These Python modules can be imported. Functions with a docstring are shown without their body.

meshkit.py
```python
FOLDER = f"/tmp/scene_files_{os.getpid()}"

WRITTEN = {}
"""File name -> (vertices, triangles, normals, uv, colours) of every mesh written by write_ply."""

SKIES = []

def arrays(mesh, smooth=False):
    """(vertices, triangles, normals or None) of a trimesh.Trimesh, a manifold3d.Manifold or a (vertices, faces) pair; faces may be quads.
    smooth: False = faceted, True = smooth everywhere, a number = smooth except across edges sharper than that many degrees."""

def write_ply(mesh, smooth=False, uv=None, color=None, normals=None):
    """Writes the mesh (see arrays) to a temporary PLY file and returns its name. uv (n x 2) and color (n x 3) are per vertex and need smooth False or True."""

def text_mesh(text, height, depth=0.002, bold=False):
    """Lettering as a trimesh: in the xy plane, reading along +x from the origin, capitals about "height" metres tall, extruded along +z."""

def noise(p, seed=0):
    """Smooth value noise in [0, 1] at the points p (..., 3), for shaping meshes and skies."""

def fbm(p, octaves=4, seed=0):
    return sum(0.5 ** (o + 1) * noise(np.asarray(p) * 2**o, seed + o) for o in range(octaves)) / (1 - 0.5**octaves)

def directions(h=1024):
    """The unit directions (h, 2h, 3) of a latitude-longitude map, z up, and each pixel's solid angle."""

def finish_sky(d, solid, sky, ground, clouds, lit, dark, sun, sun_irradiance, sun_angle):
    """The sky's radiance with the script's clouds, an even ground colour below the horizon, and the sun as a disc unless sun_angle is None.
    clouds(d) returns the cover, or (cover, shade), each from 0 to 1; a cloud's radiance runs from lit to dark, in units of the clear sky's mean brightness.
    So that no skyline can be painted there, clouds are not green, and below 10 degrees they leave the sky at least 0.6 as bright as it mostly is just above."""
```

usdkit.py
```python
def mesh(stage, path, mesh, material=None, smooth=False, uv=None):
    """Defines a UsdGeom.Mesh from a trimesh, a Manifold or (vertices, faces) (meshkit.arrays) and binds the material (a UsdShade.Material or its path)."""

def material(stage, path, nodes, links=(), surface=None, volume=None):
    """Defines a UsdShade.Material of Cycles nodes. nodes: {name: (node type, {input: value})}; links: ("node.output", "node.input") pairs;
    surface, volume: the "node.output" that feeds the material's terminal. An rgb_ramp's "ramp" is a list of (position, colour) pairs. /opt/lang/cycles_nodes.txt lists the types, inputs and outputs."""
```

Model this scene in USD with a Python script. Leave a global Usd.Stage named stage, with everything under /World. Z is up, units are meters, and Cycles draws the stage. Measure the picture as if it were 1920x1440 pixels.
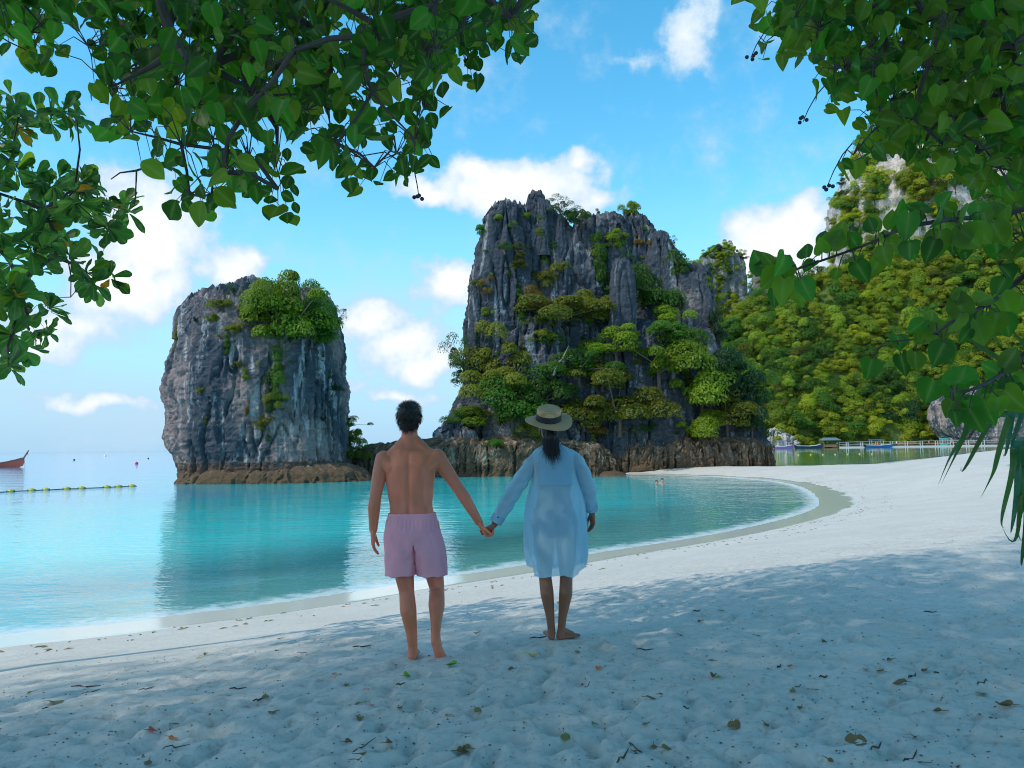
import math, random, numpy as np, trimesh, shapely, usdkit, meshkit
import manifold3d as m3
from scipy.spatial import cKDTree
from scipy.sparse.csgraph import minimum_spanning_tree, breadth_first_order
from scipy.interpolate import splprep, splev
from pxr import Usd, UsdGeom, UsdLux, UsdShade, Sdf, Gf, Vt

stage = Usd.Stage.CreateInMemory()
UsdGeom.SetStageUpAxis(stage, UsdGeom.Tokens.z)
UsdGeom.SetStageMetersPerUnit(stage, 1.0)
UsdGeom.Xform.Define(stage, '/World')
UsdGeom.Scope.Define(stage, '/World/Looks')
V = lambda *a: np.array(a, float)
nrm = lambda v: np.asarray(v, float) / max(np.linalg.norm(v), 1e-12)

# ------------------------------------------------------------------ camera, sky, sun, exposure
EXPOSURE = -0.25
SKY_STRENGTH = 0.15
SUN_INTENSITY = 0.88
SUN = nrm(V(-0.60, -0.36, 0.71))
CAM = V(0, 0, 2.5)
FOCAL = 1500.0                                   # in pixels of the 1920 x 1440 photograph
PITCH, ROLL = math.radians(4.37), math.radians(0.8)
FWD = V(0, math.cos(PITCH), math.sin(PITCH))
_u0, _r0 = V(0, -math.sin(PITCH), math.cos(PITCH)), V(1, 0, 0)
RIGHT = _r0 * math.cos(ROLL) - _u0 * math.sin(ROLL)
UP = _u0 * math.cos(ROLL) + _r0 * math.sin(ROLL)
cam = UsdGeom.Camera.Define(stage, '/World/camera')
cam.CreateHorizontalApertureAttr(36.0); cam.CreateVerticalApertureAttr(27.0)
cam.CreateFocalLengthAttr(36.0 * FOCAL / 1920.0)
cam.CreateClippingRangeAttr(Gf.Vec2f(0.05, 20000))
cam.CreateExposureAttr(EXPOSURE)
_m = np.eye(4); _m[0, :3], _m[1, :3], _m[2, :3], _m[3, :3] = RIGHT, UP, -FWD, CAM
cam.AddTransformOp().Set(Gf.Matrix4d(*_m.ravel().tolist()))

def ray(px, py):
    return nrm(FWD * FOCAL + RIGHT * (px - 960.0) - UP * (py - 720.0))
def at(px, py, d):                               # the point seen at a pixel, at depth d along +y
    r = ray(px, py); return CAM + r * (d / r[1])
def on_plane(px, py, z=0.0):
    r = ray(px, py); return CAM + r * ((z - CAM[2]) / r[2])
def to_pixel(p):
    q = np.asarray(p, float) - CAM
    w = q @ FWD
    return np.stack([960 + FOCAL * (q @ RIGHT) / w, 720 - FOCAL * (q @ UP) / w], -1), w

def mat(name, nodes, links, surface='out.BSDF', volume=None):
    return usdkit.material(stage, '/World/Looks/' + name, nodes, links, surface=surface, volume=volume)

def sky_material():
    n, l = {}, []
    n['tc'] = ('texture_coordinate', {})
    n['sep'] = ('separate_xyz', {}); l.append(('tc.generated', 'sep.vector'))
    n['az'] = ('math', {'math_type': 'arctan2'}); l += [('sep.x', 'az.value1'), ('sep.y', 'az.value2')]
    n['el'] = ('math', {'math_type': 'arcsine'}); l.append(('sep.z', 'el.value1'))
    n['ae'] = ('combine_xyz', {}); l += [('az.value', 'ae.x'), ('el.value', 'ae.y')]
    n['warp'] = ('noise_texture', {'scale': 7.0, 'detail': 4.0, 'roughness': 0.6}); l.append(('tc.generated', 'warp.vector'))
    n['wv'] = ('vector_math', {'math_type': 'subtract', 'vector2': (0.5, 0.5, 0.5)}); l.append(('warp.color', 'wv.vector1'))
    n['ws'] = ('vector_math', {'math_type': 'multiply_add', 'vector2': (0.13, 0.10, 0.0)}); l += [('wv.vector', 'ws.vector1'), ('ae.vector', 'ws.vector3')]
    # cumulus heaps: pixel centre, half widths in pixels, weight
    blobs = [(960, 350, 240, 85, 1.0), (800, 372, 110, 40, .85), (1080, 310, 70, 45, .8), (880, 310, 90, 50, .9),
             (1120, 390, 110, 45, .8), (1450, 470, 130, 95, 1.1), (1510, 430, 75, 60, 1.0), (1390, 500, 80, 60, 1.0),
             (275, 430, 130, 140, 1.05), (225, 520, 160, 95, 1.0), (315, 530, 80, 80, .85), (120, 600, 160, 70, .7), (425, 510, 70, 65, .85), (460, 490, 40, 40, .7),
             (840, 540, 110, 60, .95), (750, 640, 110, 75, .9), (800, 680, 90, 50, .85), (690, 600, 80, 65, .85), (960, 330, 190, 60, .9),
             (180, 765, 150, 26, .8), (60, 640, 180, 60, .65), (1290, 70, 80, 110, .55), (1190, 110, 110, 40, .4), (600, 720, 160, 40, .6), (770, 735, 110, 30, .65)]
    r = random.Random(5)
    for k in range(26):                          # the same kind of heaps all round the horizon, outside the view
        a = math.radians(r.uniform(42, 318)); e = math.radians(r.uniform(4, 32))
        blobs.append((a if a < math.pi else a - 2 * math.pi, e, math.radians(r.uniform(4, 11)), math.radians(r.uniform(2, 5)), r.uniform(.6, 1), 1))
    prev = None
    for k, b in enumerate(blobs):
        if len(b) == 6: a, e, ra, re, w = b[:5]
        else:
            d = ray(b[0], b[1]); a, e = math.atan2(d[0], d[1]), math.asin(d[2]); ra, re, w = b[2] / FOCAL, b[3] / FOCAL, b[4]
        n[f'm{k}'] = ('mapping', {'scale': (1 / ra, 1 / re, 0), 'location': (-a / ra, -e / re, 0)}); l.append(('ws.vector', f'm{k}.vector'))
        n[f'g{k}'] = ('gradient_texture', {'gradient_type': 'spherical'}); l.append((f'm{k}.vector', f'g{k}.vector'))
        n[f'w{k}'] = ('math', {'math_type': 'multiply', 'value2': w}); l.append((f'g{k}.fac', f'w{k}.value1'))
        if prev is None: prev = f'w{k}.value'
        else:
            n[f'x{k}'] = ('math', {'math_type': 'smoothmax', 'value3': 0.12}); l += [(prev, f'x{k}.value1'), (f'w{k}.value', f'x{k}.value2')]
            prev = f'x{k}.value'
    n['fine'] = ('noise_texture', {'scale': 16.0, 'detail': 8.0, 'roughness': 0.62}); l.append(('tc.generated', 'fine.vector'))
    n['fm'] = ('math', {'math_type': 'multiply_add', 'value2': 1.35, 'value3': -0.70}); l.append(('fine.fac', 'fm.value1'))
    n['pk'] = ('map_range', {'from_min': 0.02, 'from_max': 0.22, 'to_min': 0.25, 'to_max': 1.0, 'clamp': True}); l.append((prev, 'pk.value'))
    n['fk'] = ('math', {'math_type': 'multiply'}); l += [('fm.value', 'fk.value1'), ('pk.result', 'fk.value2')]
    n['dens'] = ('math', {'math_type': 'add'}); l += [(prev, 'dens.value1'), ('fk.value', 'dens.value2')]
    n['cover'] = ('map_range', {'range_type': 'smoothstep', 'from_min': 0.06, 'from_max': 0.40, 'clamp': True}); l.append(('dens.value', 'cover.value'))
    # shade inside the heaps: brighter where the density falls off upwards
    n['lit'] = ('map_range', {'range_type': 'smoothstep', 'from_min': 0.14, 'from_max': 0.85, 'clamp': True}); l.append(('dens.value', 'lit.value'))
    n['lc'] = ('mix', {'color1': CLOUD_THIN, 'color2': CLOUD_LIT}); l.append(('lit.result', 'lc.fac'))
    # thin veil near the horizon
    n['vn'] = ('noise_texture', {'scale': 3.0, 'detail': 6.0, 'roughness': 0.6})
    n['vm'] = ('mapping', {'scale': (1.0, 1.0, 5.0)}); l += [('tc.generated', 'vm.vector'), ('vm.vector', 'vn.vector')]
    n['vr'] = ('map_range', {'range_type': 'smoothstep', 'from_min': 0.40, 'from_max': 0.68, 'to_max': 0.6, 'clamp': True}); l.append(('vn.fac', 'vr.value'))
    n['vb'] = ('map_range', {'range_type': 'smoothstep', 'from_min': 0.34, 'from_max': 0.06, 'clamp': True}); l.append(('el.value', 'vb.value'))
    n['vf'] = ('math', {'math_type': 'multiply'}); l += [('vr.result', 'vf.value1'), ('vb.result', 'vf.value2')]
    n['sky'] = ('sky_texture', {'sky_type': 'single_scattering', 'sun_disc': False, 'sun_elevation': math.asin(SUN[2]), 'sun_rotation': math.atan2(SUN[0], SUN[1]),
                                'air_density': 1.1, 'aerosol_density': 0.6, 'ozone_density': 2.0, 'altitude': 0.0})
    n['sat'] = ('hsv', {'hue': SKY_HUE, 'saturation': SKY_SAT, 'value': SKY_VAL}); l.append(('sky.color', 'sat.color'))
    n['hb'] = ('map_range', {'range_type': 'smoothstep', 'from_min': 0.3, 'from_max': 0.0, 'to_max': 0.85, 'clamp': True}); l.append(('el.value', 'hb.value'))
    n['hz'] = ('mix', {'color2': SKY_LOW}); l += [('sat.color', 'hz.color1'), ('hb.result', 'hz.fac')]
    n['veil'] = ('mix', {'color2': CLOUD_VEIL}); l += [('hz.color', 'veil.color1'), ('vf.value', 'veil.fac')]
    n['cl'] = ('mix', {}); l += [('veil.color', 'cl.color1'), ('lc.color', 'cl.color2'), ('cover.result', 'cl.fac')]
    n['bg'] = ('background_shader', {'strength': SKY_STRENGTH}); l.append(('cl.color', 'bg.color'))
    return mat('sky_look', n, l, surface='bg.background')
SKY_HUE, SKY_SAT, SKY_VAL = 0.478, 1.36, 2.05
CLOUD_LIT, CLOUD_THIN, CLOUD_VEIL, SKY_LOW = (8.6, 8.7, 8.8), (4.2, 6.0, 7.6), (4.4, 6.0, 7.4), (2.2, 5.1, 7.8)

dome = UsdLux.DomeLight.Define(stage, '/World/sky')
UsdShade.MaterialBindingAPI.Apply(dome.GetPrim()).Bind(sky_material())
dome.GetPrim().SetCustomDataByKey('kind', 'structure')
sun = UsdLux.DistantLight.Define(stage, '/World/sun')
sun.CreateNormalizeAttr(True); sun.CreateIntensityAttr(SUN_INTENSITY); sun.CreateAngleAttr(0.53); sun.CreateColorAttr(Gf.Vec3f(1.0, 0.94, 0.84))
_x = nrm(np.cross(V(0, 1, 0), SUN)); _y = np.cross(SUN, _x)
_m = np.eye(4); _m[0, :3], _m[1, :3], _m[2, :3] = _x, _y, SUN
sun.AddTransformOp().Set(Gf.Matrix4d(*_m.ravel().tolist()))

# ------------------------------------------------------------------ helpers
_names = {}
def numbered(path):
    k = _names.get(path, 0); _names[path] = k + 1
    return path if k == 0 else f'{path}_{k:03d}'
def tag(o, label=None, cat=None, group=None, kind=None):
    for k, v in (('label', label), ('category', cat), ('group', group), ('kind', kind)):
        if v: o.SetCustomDataByKey(k, v)
    return o
def path_of(parent): return '/World' if parent is None else str(parent.GetPath())
def obj(name, mesh, m, parent=None, smooth=False, **tags):
    p = usdkit.mesh(stage, numbered(path_of(parent) + '/' + name), mesh, m, smooth=smooth).GetPrim()
    p.GetAttribute('doubleSided') or UsdGeom.Mesh(p).CreateDoubleSidedAttr(True)
    return tag(p, **tags)
def thing(name, label, cat, loc=(0, 0, 0), rotz=0.0, group=None, scale=None):
    x = UsdGeom.Xform.Define(stage, numbered('/World/' + name))
    x.AddTranslateOp().Set(Gf.Vec3d(*map(float, loc)))
    if rotz: x.AddRotateZOp().Set(float(math.degrees(rotz)))
    if scale is not None: x.AddScaleOp().Set(Gf.Vec3f(*map(float, scale)))
    return tag(x.GetPrim(), label, cat, group)
def copy_of(proto, name, label, cat, loc, rotz=0.0, group=None, scale=None, tilt=None):
    x = UsdGeom.Xform.Define(stage, numbered('/World/' + name))
    x.AddTranslateOp().Set(Gf.Vec3d(*map(float, loc)))
    if rotz: x.AddRotateZOp().Set(float(math.degrees(rotz)))
    if tilt: x.AddRotateYOp().Set(float(math.degrees(tilt)))
    if scale is not None: x.AddScaleOp().Set(Gf.Vec3f(*map(float, scale)))
    p = x.GetPrim(); p.GetReferences().AddInternalReference(proto); p.SetInstanceable(True)
    return tag(p, label, cat, group)
cat_m = trimesh.util.concatenate
def tmesh(v, f): return trimesh.Trimesh(np.asarray(v, float), np.asarray(f, int), process=False)
def join(vf):
    vs, fs, n = [], [], 0
    for v, f in vf:
        vs.append(v); fs.append(np.asarray(f) + n); n += len(v)
    return np.vstack(vs), np.vstack(fs)
def fbm(p, octaves=4, gain=0.5, seed=0, ridged=False):
    p = np.asarray(p, float); out, amp, tot = 0, 1.0, 0
    for k in range(octaves):
        n = meshkit.noise(p * 2.03 ** k + 17.3 * k, seed + k)
        if ridged: n = 1 - np.abs(2 * n - 1)
        out = out + amp * n; tot += amp; amp *= gain
    return out / tot
def tube(pts, radii, n=6, cap=True):
    pts = np.asarray(pts, float); radii = np.broadcast_to(np.asarray(radii, float), (len(pts),))
    t = np.gradient(pts, axis=0); t /= np.maximum(np.linalg.norm(t, axis=1, keepdims=True), 1e-9)
    ref = V(0, 0, 1) if abs(t[0][2]) < .9 else V(1, 0, 0)
    a = np.cross(t, ref); a /= np.maximum(np.linalg.norm(a, axis=1, keepdims=True), 1e-9); b = np.cross(t, a)
    th = np.linspace(0, 2 * np.pi, n, endpoint=False)
    v = pts[:, None] + radii[:, None, None] * (np.cos(th)[None, :, None] * a[:, None] + np.sin(th)[None, :, None] * b[:, None])
    v = v.reshape(-1, 3); f = []
    for i in range(len(pts) - 1):
        for j in range(n):
            p, q = i * n + j, i * n + (j + 1) % n
            f += [(p, p + n, q + n), (p, q + n, q)]
    if cap:
        v = np.vstack([v, pts[0], pts[-1]]); c0, c1 = len(v) - 2, len(v) - 1; e = (len(pts) - 1) * n
        for j in range(n): f += [(c0, j, (j + 1) % n), (c1, e + (j + 1) % n, e + j)]
    return v, np.array(f)
def box(cx, cy, cz, sx, sy, sz, rz=0.0):
    m = trimesh.creation.box((sx, sy, sz))
    m.apply_transform(trimesh.transformations.rotation_matrix(rz, (0, 0, 1))); m.apply_translation((cx, cy, cz)); return m

def simple(name, col, rough=0.7, var=0.25, scale=6.0, bump=0.0, **kw):
    n = {'geo': ('texture_coordinate', {}), 'nz': ('noise_texture', {'scale': scale, 'detail': 4.0, 'roughness': .6}),
         'mx': ('mix', {'color1': tuple(c * (1 - var) for c in col), 'color2': tuple(min(1, c * (1 + var)) for c in col)}),
         'out': ('principled_bsdf', {'roughness': rough, **kw})}
    l = [('geo.object', 'nz.vector'), ('nz.fac', 'mx.fac'), ('mx.color', 'out.base_color')]
    if bump:
        n['b'] = ('bump', {'strength': 0.6, 'distance': bump}); l += [('nz.fac', 'b.height'), ('b.normal', 'out.normal')]
    return mat(name, n, l)
def leaf_look(name, col, trans, rough=0.45, w=0.45, var=0.35, rib=0.0):
    n = {'oi': ('object_info', {}), 'geo': ('geometry', {}), 'add': ('math', {'math_type': 'add'}), 'nz': ('noise_texture', {'scale': 22.0, 'detail': 3.0}), 'fr': ('math', {'math_type': 'fraction'}), 'fn': ('math', {'math_type': 'multiply_add', 'value2': .5}), 'fb': ('math', {'math_type': 'subtract', 'value2': .25, 'use_clamp': True}),
         'm1': ('mix', {'color1': tuple(c * (1 - var) for c in col), 'color2': tuple(c * (1 + var) for c in col)}),
         'm2': ('mix', {'color1': tuple(c * (1 - var) for c in trans), 'color2': tuple(c * (1 + var) for c in trans)}),
         'p': ('principled_bsdf', {'roughness': rough, 'specular_ior_level': 0.3}), 't': ('translucent_bsdf', {}), 'out': ('mix_closure', {'fac': w})}
    l = [('oi.random', 'add.value1'), ('geo.random_per_island', 'add.value2'), ('add.value', 'fr.value1'), ('geo.position', 'nz.vector'), ('nz.fac', 'fn.value1'), ('fr.value', 'fn.value3'), ('fn.value', 'fb.value1'), ('fb.value', 'm1.fac'), ('fb.value', 'm2.fac'),
         ('m1.color', 'p.base_color'), ('m2.color', 't.color'), ('p.BSDF', 'out.closure1'), ('t.BSDF', 'out.closure2')]
    if rib:                                      # the paler midrib of a large leaf
        n.update({'rb': ('attribute', {'attribute': 'rib'}), 'rp': ('math', {'math_type': 'power', 'value2': 7.0}), 'rm': ('math', {'math_type': 'multiply', 'value2': rib}),
                  'ed': ('map_range', {'from_min': 0.0, 'from_max': .5, 'to_min': .78, 'to_max': 1.0, 'clamp': True}), 'ew': ('mix', {'mix_type': 'multiply', 'fac': 1.0}), 'r1': ('mix', {'color2': (.20, .30, .07)}), 'r2': ('mix', {'color2': (.30, .48, .08)})})
        l = [q for q in l if q[1] not in ('p.base_color', 't.color')] + [('rb.fac', 'rp.value1'), ('rp.value', 'rm.value1'), ('rm.value', 'r1.fac'), ('rm.value', 'r2.fac'), ('m1.color', 'r1.color1'), ('m2.color', 'r2.color1'), ('r1.color', 'p.base_color'), ('r2.color', 't.color')]
        for k in ('ed', 'ew'): n.pop(k)
    return mat(name, n, l, surface='out.closure')
# ------------------------------------------------------------------ the beach: shoreline read off the photograph, on the water plane z = 0
def spline(pts, n):
    tck, _ = splprep(np.asarray(pts, float).T, s=0, k=3 if len(pts) > 3 else 1)
    return np.stack(splev(np.linspace(0, 1, n), tck), -1)
shore_px = [(-60, 1199), (0, 1190), (160, 1174), (343, 1152), (500, 1133), (640, 1112), (763, 1092), (920, 1069), (1095, 1040), (1250, 1016), (1380, 993), (1460, 975),
            (1510, 960), (1532, 948), (1528, 930), (1495, 911), (1440, 901), (1380, 896), (1300, 892), (1200, 889.5), (1090, 889)]
sp = np.array([on_plane(*p)[:2] for p in shore_px])
sp = np.vstack([[(-60, -34), (-30, -8.5), (-15, 3.6)], sp])
bay = spline(sp, 300)
lag_px = [(1452, 69), (1560, 68), (1617, 72), (1650, 86), (1740, 108), (1850, 150)]
lag = np.array([((x - 960) / FOCAL * d, d) for x, d in lag_px])
lag = np.vstack([[(4, 74), (14, 76)], lag, [(170, 205), (420, 262), (900, 200)]])
land_poly = shapely.Polygon(np.vstack([bay, lag, [(900, -600), (-600, -600)]])).buffer(0)
_edge = np.array([land_poly.exterior.interpolate(s).coords[0] for s in np.concatenate([np.arange(0, 300, .15), np.arange(300, land_poly.exterior.length, 1.5)])])
_near = _edge[(np.abs(_edge[:, 0]) < 500) & (_edge[:, 1] > -200)]
_near = _near[~((_near[:, 0] < -100))]
_tree = cKDTree(_near)
def shore_distance(x, y):
    p = np.stack([np.ravel(x), np.ravel(y)], -1)
    d = _tree.query(p)[0]
    return np.where(shapely.contains_xy(land_poly, p[:, 0], p[:, 1]), d, -d).reshape(np.shape(x))
def H0(x, y):
    s = shore_distance(x, y)
    up = 0.018 * np.minimum(s, 1.2) + 0.140 * np.clip(s - 0.9, 0, 7.6) + 0.035 * np.clip(s - 8.5, 0, 22)
    # the flat tip of the inlet, kept wet by the tide
    tip = np.exp(-(((x - 14.5) / 4.2) ** 2 + ((y - 38.) / 13.) ** 2))
    up = up * (1 - 0.70 * tip * np.exp(-np.maximum(s, 0) / 6))
    up = np.where(y > 45, np.minimum(up, 0.22 + 0.055 * np.clip(s, 0, 12) + 0.02 * np.clip(x - 26, 0, 60)), up)
    low = np.where(s > -3, 0.05 * s, np.where(s > -34, -0.15 + 0.12 * (s + 3), -3.87 + .11 * (s + 34)))
    return np.where(s > 0, up, np.maximum(low, -8.0))
# the level of the sand under the pair, so that it comes out as in the photograph
MAN = V((768 - 960) / FOCAL * 5.67, 5.67); WOMAN = V(0.312, 5.85)
_dz = 1.04 - float(H0(np.array([MAN[0]]), np.array([MAN[1]]))[0])
def Hbase(x, y):
    s = H0(x, y)
    return np.where(s > 0.3, s + _dz * np.clip((s - 0.3) / 0.7, 0, 1) * np.exp(-((x / 40.) ** 2)), s)
def one(f, x, y): return float(f(np.array([float(x)]), np.array([float(y)]))[0])

ys = [-25.0]
while ys[-1] < 2.6: ys.append(ys[-1] + max(0.06, 0.12 * abs(2.6 - ys[-1])))
while ys[-1] < 480: ys.append(ys[-1] * (1.0058 if ys[-1] < 13 else 1.012 if ys[-1] < 60 else 1.03))
xs = list(np.arange(0, 3.6, 0.030))
while xs[-1] < 480: xs.append(xs[-1] + max(0.030, 0.0135 * (xs[-1] - 1.4)) if xs[-1] < 60 else xs[-1] * 1.04)
ys, xs = np.array(ys), np.array(xs); xs = np.concatenate([-xs[:0:-1], xs])
GX, GY = np.meshgrid(xs, ys)
GZ = Hbase(GX, GY)
P2 = np.stack([GX, GY, np.zeros_like(GX)], -1)
near = (np.abs(GX) < 30) & (GY < 45) & (GY > -2)
dry = np.clip((GZ - 0.52) / 0.35, 0, 1)
lump = np.zeros_like(GZ); q = P2[near]
a1 = fbm(q * V(2.6, 3.4, 1), 4, .55, 3) - .5
a2 = fbm(q * V(6.5, 8.0, 1), 3, .55, 9, ridged=True) - .6
a3 = fbm(q * V(.35, .5, 1), 3, .5, 21) - .5
a4 = fbm(q * V(15, 19, 1), 3, .6, 29) - .5
lump[near] = 0.034 * a1 + 0.018 * a2 + 0.09 * a3 + .018 * a4
GZ = GZ + lump * dry * np.clip(1.25 - GY / 42, 0.15, 1)
rng = np.random.default_rng(11)
def dent(cx, cy, ang, L, Wd, dep):
    r = L * 2.2
    i0, i1 = np.searchsorted(ys, [cy - r, cy + r]); j0, j1 = np.searchsorted(xs, [cx - r, cx + r])
    if i1 <= i0 or j1 <= j0: return
    X, Y = GX[i0:i1, j0:j1] - cx, GY[i0:i1, j0:j1] - cy
    u, v = X * math.cos(ang) + Y * math.sin(ang), -X * math.sin(ang) + Y * math.cos(ang)
    d2 = (u / L) ** 2 + (v / Wd) ** 2
    GZ[i0:i1, j0:j1] += dep * (-np.exp(-d2 * d2 * 1.2) + 0.22 * np.exp(-((np.sqrt(d2) - 1.35) / .28) ** 2)) * dry[i0:i1, j0:j1]
for _ in range(4200):
    y = 2.8 + 22 * rng.random() ** 1.9; x = rng.uniform(-1, 1) * (1.5 + .72 * y)
    a = rng.normal(1.2, .8); dent(x, y, a, rng.uniform(.05, .15), rng.uniform(.03, .065), rng.uniform(.010, .030))
    if rng.random() < .6: dent(x + .2 * math.cos(a), y + .2 * math.sin(a), a + .3, rng.uniform(.05, .09), .05, rng.uniform(.008, .02))
for x0, n_, st in ((MAN[0], 7, .58), (WOMAN[0], 8, .50)):   # the pair's own tracks, coming from behind the camera
    for k in range(1, n_ * 2):
        y = (5.60 if x0 < 0 else 5.78) - k * st * .52; dent(x0 + .085 * (-1) ** k + .10 * (k * .26) * (1 if x0 < 0 else -.3), y, 1.5 + .12 * (-1) ** k, .125, .05, .036); dent(x0 + .085 * (-1) ** k + .10 * (k * .26) * (1 if x0 < 0 else -.3), y - .10, 1.5, .05, .042, .022)
nx, ny = len(xs), len(ys)
idx = np.arange(nx * ny).reshape(ny, nx)
quads = np.stack([idx[:-1, :-1], idx[:-1, 1:], idx[1:, 1:], idx[1:, :-1]], -1).reshape(-1, 4)
from scipy.interpolate import RegularGridInterpolator
_ground = RegularGridInterpolator((ys, xs), GZ, bounds_error=False, fill_value=0.0)
def H(x, y): return float(_ground((y, x)))

def sand_material():
    n = {'g': ('geometry', {}), 'z': ('separate_xyz', {}),
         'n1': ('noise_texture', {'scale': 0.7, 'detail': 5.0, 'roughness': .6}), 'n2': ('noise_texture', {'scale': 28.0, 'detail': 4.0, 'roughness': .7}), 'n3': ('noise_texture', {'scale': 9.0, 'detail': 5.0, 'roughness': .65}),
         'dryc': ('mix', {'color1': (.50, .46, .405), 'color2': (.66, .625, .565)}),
         'sp': ('rgb_ramp', {'ramp': [(0, (.30, .27, .22)), (.34, (.55, .51, .45)), (.47, (.92, .91, .90)), (.6, (1, 1, 1)), (1, (1, 1, 1))]}),  # dark speckle: shade of footprints, and debris, painted into the sand colour
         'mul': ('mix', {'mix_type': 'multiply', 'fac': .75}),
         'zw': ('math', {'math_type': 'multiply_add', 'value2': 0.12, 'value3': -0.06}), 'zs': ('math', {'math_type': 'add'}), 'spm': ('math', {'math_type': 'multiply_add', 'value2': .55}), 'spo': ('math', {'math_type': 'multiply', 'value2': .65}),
         'wet': ('map_range', {'range_type': 'smoothstep', 'from_min': 0.068, 'from_max': 0.03, 'to_max': 1.0, 'clamp': True}),
         'wc': ('mix', {'color2': (.62, .60, .50)}),
         'ro': ('map_range', {'from_min': 0, 'from_max': 1, 'to_min': .95, 'to_max': .10}),
         'sl': ('map_range', {'from_min': 0, 'from_max': 1, 'to_min': .05, 'to_max': .9}),
         'b': ('bump', {'strength': .8, 'distance': .03}), 'bb': ('math', {'math_type': 'multiply_add', 'value2': .5}),
         'bs': ('math', {'math_type': 'multiply_add', 'value2': -.5, 'value3': .5}),
         'out': ('principled_bsdf', {})}
    l = [('g.position', 'z.vector'), ('g.position', 'n1.vector'), ('g.position', 'n2.vector'), ('g.position', 'n3.vector'),
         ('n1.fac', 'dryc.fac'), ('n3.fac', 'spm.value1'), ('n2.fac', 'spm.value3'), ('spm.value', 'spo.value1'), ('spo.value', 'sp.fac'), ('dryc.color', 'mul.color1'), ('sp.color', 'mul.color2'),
         ('n1.fac', 'zw.value1'), ('zw.value', 'zs.value1'), ('z.z', 'zs.value2'), ('zs.value', 'wet.value'),
         ('mul.color', 'wc.color1'), ('wet.result', 'wc.fac'), ('wc.color', 'out.base_color'),
         ('wet.result', 'ro.value'), ('ro.result', 'out.roughness'), ('wet.result', 'sl.value'), ('sl.result', 'out.specular_ior_level'),
         ('n2.fac', 'bb.value1'), ('n3.fac', 'bb.value3'), ('bb.value', 'b.height'), ('wet.result', 'bs.value1'), ('bs.value', 'b.strength'), ('b.normal', 'out.normal')]
    return mat('sand', n, l)
beach = obj('beach', (np.stack([GX, GY, GZ], -1).reshape(-1, 3), quads), sand_material(), smooth=True, kind='structure')

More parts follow.
